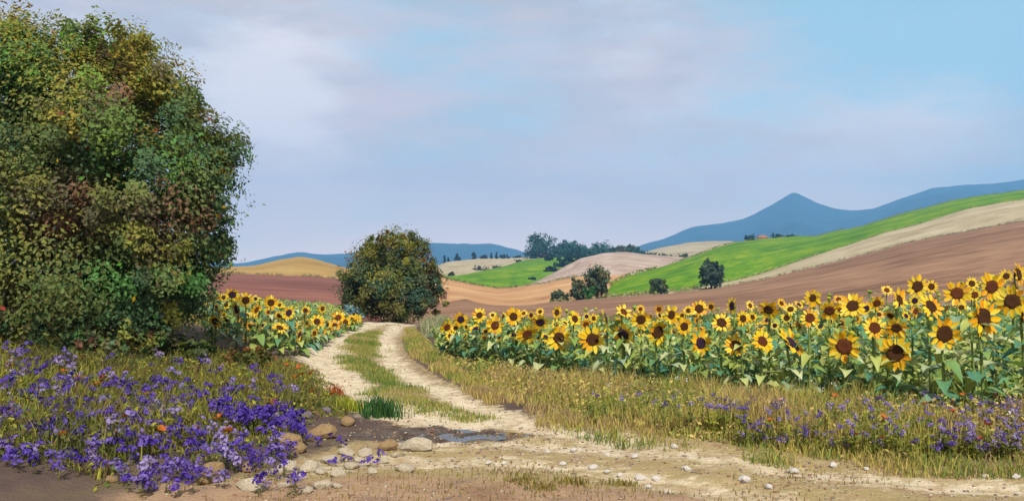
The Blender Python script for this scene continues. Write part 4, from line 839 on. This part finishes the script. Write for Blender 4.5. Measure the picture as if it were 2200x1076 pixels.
DABS = [(20,410),(60,445),(98,420),(280,435),(325,488),(150,470),(240,470),(120,510),(40,540),(175,530),(125,605),(205,580),(270,600),(160,620),(205,655),(285,545),(455,525),(485,565),(535,600),(300,665),(380,640),(440,640),(690,440),(685,545),(735,570),(750,515),(850,600),(870,630),(600,650),(660,625),(700,690),(740,700),(900,465),(925,515),(1100,500),(1190,545),(1210,580),(1275,590),(970,585),(1085,575),(1010,600),(380,715),(430,705),(490,740),(510,720),(460,760),(540,780),(580,715),(650,740),(600,780),(620,820),(640,825),(680,825),(745,780),(850,745),(840,785),(960,800),(1035,800),(280,770),(335,775),(205,765),(75,715),(115,770),(390,825),(905,850),(515,825),(12,560),(260,545),(545,590),(610,640),(100,480),(170,560),(310,560),(245,610),(560,740),(520,765),(700,560),(715,600)]
LOW = [(1150,880),(1250,860),(1325,800),(1370,820),(990,900),(570,890),(660,905),(720,930),(240,925),(480,940),(110,865),(1460,825),(545,980),(640,1010),(940,995),(1160,1010),(630,940),(775,940),(1190,965),(1500,890),(1120,890),(1440,900),(1600,905),(1640,880),(320,880),(400,900),(180,830)]
for cx, cy in DABS:
    px, py = cx / 2.008, 540 + cy / 2.008; h = rf.uniform(0.10, 0.2); d = bank_xy(px, py + 36)[1]; x, y, z = at(px, py, d)
    flower('purple_wildflower', x, y, max(0.08, z - gzf(x, y)), rf.uniform(0.075, 0.115), rf.choice([BL_P, BL_P, BL_L, BL_D]), 'purple wildflower standing among olive herbs on the left bank', 'flower', 'purple wildflowers of the left bank', rf)
for k in range(230):
    t = rf.random(); px = rf.uniform(-30, 640); py = rf.uniform(760, 820 + 215 * min(1, 0.66 + px / 900)) + rf.uniform(0, 20)
    if px > 560 and py < 800: continue
    d = bank_xy(px, py + 34)[1]; x, y, z = at(px, py, d)
    flower('small_lilac_flower', x, y, max(0.07, z - gzf(x, y)), rf.uniform(0.045, 0.085), rf.choice([BL_P, BL_L, BL_P, BL_D, BL_D]), 'small violet flower scattered low over the left bank', 'flower', 'small violet flowers of the left bank', rf)
for cx, cy in LOW:
    px, py = cx / 2.008, 540 + cy / 2.008; x, y = bank_xy(px, py + 12)
    flower('low_purple_flower', x, y, rf.uniform(0.03, 0.07), rf.uniform(0.05, 0.075), rf.choice([BL_P, BL_D, BL_L]), 'low purple flower among the stones at the foot of the bank', 'flower', 'low purple flowers among the stones', rf)
for k in range(46):                                        # the dense dark clump beside the track
    t = rf.random(); cx = 915 + t * 390 + rf.uniform(-14, 14); cy = 655 + t * 85 + rf.uniform(-38, 38); px, py = cx / 2.008, 540 + cy / 2.008
    d = bank_xy(px, py + 38)[1]; x, y, z = at(px, py, d)
    flower('deep_purple_flower', x, y, max(0.07, z - gzf(x, y)), rf.uniform(0.075, 0.1), BL_D, 'deep violet flower in the dense clump beside the track bend', 'flower', 'deep violet clump', rf)
POPPY = [(170,765),(265,795),(350,453),(340,550),(548,512),(625,615),(845,765),(980,775),(1110,425),(1185,462),(1160,490),(1235,490),(1290,500),(1300,530),(1345,525),(1270,545),(1180,650),(945,715),(440,545),(420,575),(1060,430),(1080,445),(1345,605),(1440,610),(270,520),(40,495),(700,770),(550,715)]
for cx, cy in POPPY:
    px, py = cx / 2.008, 540 + cy / 2.008; d = bank_xy(px, py + 30)[1]; x, y, z = at(px, py, d)
    flower('orange_poppy', x, y, max(0.08, z - gzf(x, y)), rf.uniform(0.028, 0.045), BL_O, 'orange-red poppy on the left bank', 'flower', 'orange poppies of the left bank', rf, 0.7)
def verge_flowers(n, pxr, pyr, bl, name, label, group, hr, rr, bias=None):
    for k in range(n):
        px = rf.uniform(*pxr); py = rf.uniform(*pyr) + (px - 1300) * 0.02
        if bias and rf.random() < 0.35: px = pxr[1] - (pxr[1] - pxr[0]) * rf.random()**2 * 0.8
        d = F * EYE / (min(py + 70, 955 + (px - 1500) * 0.05) - HOR); x, y, z = at(px, py, d); h = min(max(0.08, z - gzf(x, y)), 0.5)
        if not inside(np.array([x]), np.array([y]), VERGE)[0] or seg_dist(np.array([x]), np.array([y]), VERGE)[0] < 0.06: continue
        flower(name, x, y, h, rf.uniform(*rr), bl, label, 'flower', group, rf)
verge_flowers(260, (1200, 2190), (845, 950), BL_P + BL_L + BL_L, 'verge_violet_flower', 'small violet flower in the tall grass of the right verge', 'violet flowers of the right verge', (0.1, 0.3), (0.03, 0.05), True)
verge_flowers(26, (1080, 2190), (805, 880), BL_W, 'verge_white_flower', 'small white flower below the right sunflowers', 'white flowers of the right verge', (0.1, 0.3), (0.024, 0.04))
verge_flowers(13, (1280, 2190), (830, 930), BL_O, 'verge_orange_flower', 'small orange flower in the tall grass of the right verge', 'orange flowers of the right verge', (0.1, 0.3), (0.02, 0.034))
for px, py, w in [(2040, 950, 1), (2080, 945, 1), (2120, 955, 1), (2150, 940, 1), (2100, 960, 1), (2165, 955, 1), (2060, 925, 1), (1960, 950, 1), (1930, 930, 1), (2135, 930, 1), (2010, 965, 1), (2175, 970, 1)]:
    d = F * EYE / (min(py + 40, 985) - HOR); x, y, z = at(px, py, d)
    flower('violet_cluster_flower', x, y, max(0.08, z - gzf(x, y)), rf.uniform(0.04, 0.055), BL_P + BL_D, 'large violet flower in the patch at the right end of the verge', 'flower', 'violet patch at the right end', rf)

# broad-leaved green tuft in the track, and broad yellow-green herb leaves on the bank
def tuft(px, py, w, h, n, pal, label, seed):
    q = np.random.default_rng(seed); x, y = bank_xy(px, py); z0 = gzf(x, y); X_ = q.normal(size=n) * w * 0.28; Y_ = q.normal(size=n) * w * 0.22
    me = blades('tuft', X_, Y_, h * (0.3 + 0.7 * q.random(n)), 0.003 + 0.004 * q.random(n), pal_cols(pal, n, q), q, 0.45, gz(X_ + x, Y_ + y) - z0)
    tag(obj('grass_tuft', me, None, (x, y, z0)), label, 'grass tuft')
tuft(822, 893, 0.36, 0.24, 420, [(0.02, 0.07, 0.02), (0.035, 0.11, 0.025), (0.06, 0.14, 0.03)], 'dark green grass tuft at the lower bend of the track', 1)
tuft(755, 880, 0.3, 0.16, 260, [(0.2, 0.24, 0.02), (0.3, 0.32, 0.03)], 'yellow-green grass tuft left of the dark green tuft', 2)
tuft(722, 848, 0.16, 0.15, 120, [(0.35, 0.08, 0.02), (0.25, 0.09, 0.03)], 'rusty red grass tuft at the left edge of the track', 3)
for k, (px, py) in enumerate([(1170, 1050), (1480, 905), (1230, 1040), (1120, 1035), (560, 850), (390, 905), (1330, 1045)]):
    tuft(px, py, 0.22, 0.06, 90, [(0.2, 0.17, 0.03), (0.26, 0.18, 0.06), (0.14, 0.14, 0.03)], f'{["dry olive tuft on the near road below the puddle", "olive tuft in the right verge near the road", "dry tuft second from left on the near road edge", "dry tuft leftmost on the near road edge", "olive tuft on the left bank above the violet clump", "olive tuft in the middle of the left bank", "dry tuft rightmost on the near road edge"][k]}', 10 + k)

# ------------------------------------------------------------------ stones, gravel, puddle
M_tan = noise_mat('tan_stone', [(0.18, 0.115, 0.055), (0.27, 0.18, 0.085), (0.31, 0.23, 0.13)], 6, 8, 0.9, 0.6, 25)
M_ivory = noise_mat('ivory_stone', [(0.3, 0.25, 0.16), (0.42, 0.36, 0.26), (0.5, 0.45, 0.35)], 6, 8, 0.9, 0.6, 25)
M_whit = noise_mat('white_stone', [(0.34, 0.31, 0.27), (0.5, 0.48, 0.44)], 10, 6, 0.85, 0.4, 40)
M_mauve = noise_mat('mauve_stone', [(0.10, 0.08, 0.10), (0.18, 0.145, 0.18)], 8, 6, 0.9, 0.5, 30)
def stone_mesh(seed, mat, nm='stone'):
    q = np.random.default_rng(seed); import bmesh
    bm = bmesh.new(); bmesh.ops.create_icosphere(bm, subdivisions=2, radius=1.0); pl_ = q.normal(size=(9, 3)); pl_ /= np.linalg.norm(pl_, axis=1, keepdims=True); cut = q.uniform(0.62, 0.95, 9)
    for v_ in bm.verts:
        c = np.array(v_.co)
        for n_, k in zip(pl_, cut):
            s = c @ n_
            if s > k: c = c - n_ * (s - k) * 0.85
        v_.co = c * (1 + 0.05 * q.normal())
    me = bpy.data.meshes.new(nm); bm.to_mesh(me); bm.free(); me.materials.append(mat); me.polygons.foreach_set('use_smooth', np.zeros(len(me.polygons), bool)); return me
STN = {k: [stone_mesh(s + i * 10, m) for s in range(4)] for i, (k, m) in enumerate((('tan', M_tan), ('ivory', M_ivory), ('white', M_whit), ('mauve', M_mauve)))}
def stones(lst, kind, name, lab, cat, group, flatness):
    for k, (px, py, w) in enumerate(sorted(lst)):
        x, y = bank_xy(px, py + w * 0.2); r = w * y / F * 0.56
        o = obj(name, rf.choice(STN[kind]), None, (x, y, gzf(x, y) + r * flatness * 0.5), (rf.uniform(-.2, .2), rf.uniform(-.2, .2), rf.uniform(0, 6.28)), (r * 1.08, r * 0.85, r * flatness))
        tag(o, lab.format(ORD[k]), cat, group)
stones([(692, 928, 56), (622, 948, 58), (640, 962, 40), (456, 1006, 48), (535, 1003, 36), (239, 1029, 28), (438, 1032, 34), (832, 957, 40), (748, 905, 34)], 'tan', 'tan_stone', '{} tan stone from the left at the foot of the flower bank', 'stone', 'tan stones', 0.62)
stones([(617, 1002, 44), (666, 999, 50), (712, 986, 46), (533, 1038, 52), (694, 1039, 40), (727, 1016, 36), (870, 1004, 42), (894, 954, 66), (770, 985, 30), (745, 968, 34), (580, 1012, 22), (800, 1012, 26), (640, 1022, 34), (755, 1000, 36), (690, 1010, 30), (560, 1048, 30), (610, 1040, 26), (660, 1052, 32), (785, 970, 32), (825, 988, 28), (725, 1042, 24), (850, 975, 24)], 'ivory', 'ivory_stone', '{} ivory stone from the left in the rubble below the bank', 'stone', 'ivory stones', 0.5)
stones([(282, 985, 26), (330, 992, 26), (350, 1004, 24), (118, 1003, 22), (240, 1010, 20), (660, 890, 30), (700, 880, 26)], 'mauve', 'mauve_stone', '{} mauve-grey stone from the left on the bare lower bank', 'stone', 'mauve stones', 0.55)
stones([(1233, 966, 18), (1305, 976, 13), (1364, 979, 18), (1209, 995, 17), (1274, 1003, 20), (1304, 1012, 14), (1332, 1019, 16), (1375, 1025, 22), (1410, 1027, 20), (1391, 1045, 18), (1434, 1060, 16), (1475, 1006, 20), (1600, 1028, 24), (1651, 1044, 20), (1707, 1011, 22), (1176, 969, 14), (1050, 993, 14), (1083, 994, 15), (1790, 998, 20), (2116, 1022, 16), (2183, 1022, 18), (1448, 958, 18), (1860, 1006, 14)], 'white', 'white_pebble', '{} white pebble from the left on the dirt road', 'pebble', 'white pebbles on the road', 0.6)
def gravel():
    q = np.random.default_rng(9); import bmesh
    bm = bmesh.new(); bmesh.ops.create_icosphere(bm, subdivisions=1, radius=1.0); base = np.array([v_.co for v_ in bm.verts]); fc = np.array([[v_.index for v_ in f_.verts] for f_ in bm.faces]); bm.free()
    X1, Y1 = scatter(ROAD, 5200, q, lambda x, y: (y > 4.2) * (y < 9) * (np.abs(x) < 6) * np.clip(0.45 + fbm(x, y * 2, 61, 3), 0.05, 1)); X2, Y2 = scatter(PATH, 3600, q); X3 = PUDDLE_C[0] + q.normal(size=900) * 0.65; Y3 = PUDDLE_C[1] + q.normal(size=900) * 0.24; X2 = np.concatenate([X2, X3]); Y2 = np.concatenate([Y2, Y3])
    X_ = np.concatenate([X1, X2]); Y_ = np.concatenate([Y1, Y2]); n = len(X_); s = 0.003 + 0.011 * q.random(n)**3; Z_ = gz(X_, Y_)
    V = base[None] * (1 + 0.25 * q.normal(size=(n, len(base), 1))) * s[:, None, None] * (np.array([1, 1, .6]) * (0.7 + 0.6 * q.random((n, 1, 3)))) + np.stack([X_, Y_, Z_ + s * 0.2], 1)[:, None]
    f = (fc[None] + (np.arange(n) * len(base))[:, None, None]).reshape(-1, 3); pal = np.array([(0.27, 0.21, 0.13), (0.33, 0.29, 0.22), (0.18, 0.12, 0.07), (0.17, 0.08, 0.05), (0.12, 0.1, 0.1)])
    m, nt, b, out = new_mat('gravel'); a = nt.nodes.new('ShaderNodeAttribute'); a.attribute_name = 'Col'; nt.links.new(a.outputs['Color'], b.inputs['Base Color']); b.inputs['Roughness'].default_value = 0.9
    tag(obj('gravel', mesh_data('gravel', V.reshape(-1, 3), f, m, False, np.repeat(pal[q.integers(0, 5, n)], len(base), 0))), 'loose gravel strewn over road and track', 'gravel', kind='stuff')
gravel()
def puddle():
    m, nt, b, out = new_mat('puddle_water'); b.inputs['Base Color'].default_value = (0.05, 0.045, 0.035, 1); b.inputs['Roughness'].default_value = 0.06; b.inputs['Specular IOR Level'].default_value = 0.6
    nz = nt.nodes.new('ShaderNodeTexNoise'); nz.inputs['Scale'].default_value = 9; bp = nt.nodes.new('ShaderNodeBump'); bp.inputs['Strength'].default_value = 0.06; bp.inputs['Distance'].default_value = 0.02
    nt.links.new(nz.outputs['Fac'], bp.inputs['Height']); nt.links.new(bp.outputs[0], b.inputs['Normal'])
    n = 48; V = [(0, 0, 0)] + [(0.66 * math.cos(a) * (1 + 0.16 * math.sin(3 * a + 1) + 0.08 * math.sin(7 * a)), 0.30 * math.sin(a) * (1 + 0.2 * math.sin(2 * a) + 0.1 * math.sin(5 * a)), 0) for a in np.linspace(0, 2 * math.pi, n, endpoint=False)]
    z = -0.046
    tag(obj('puddle', mesh_data('puddle', np.array(V), [(0, 1 + k, 1 + (k + 1) % n) for k in range(n)], m), None, (PUDDLE_C[0], PUDDLE_C[1], z)), kind='structure')
puddle()
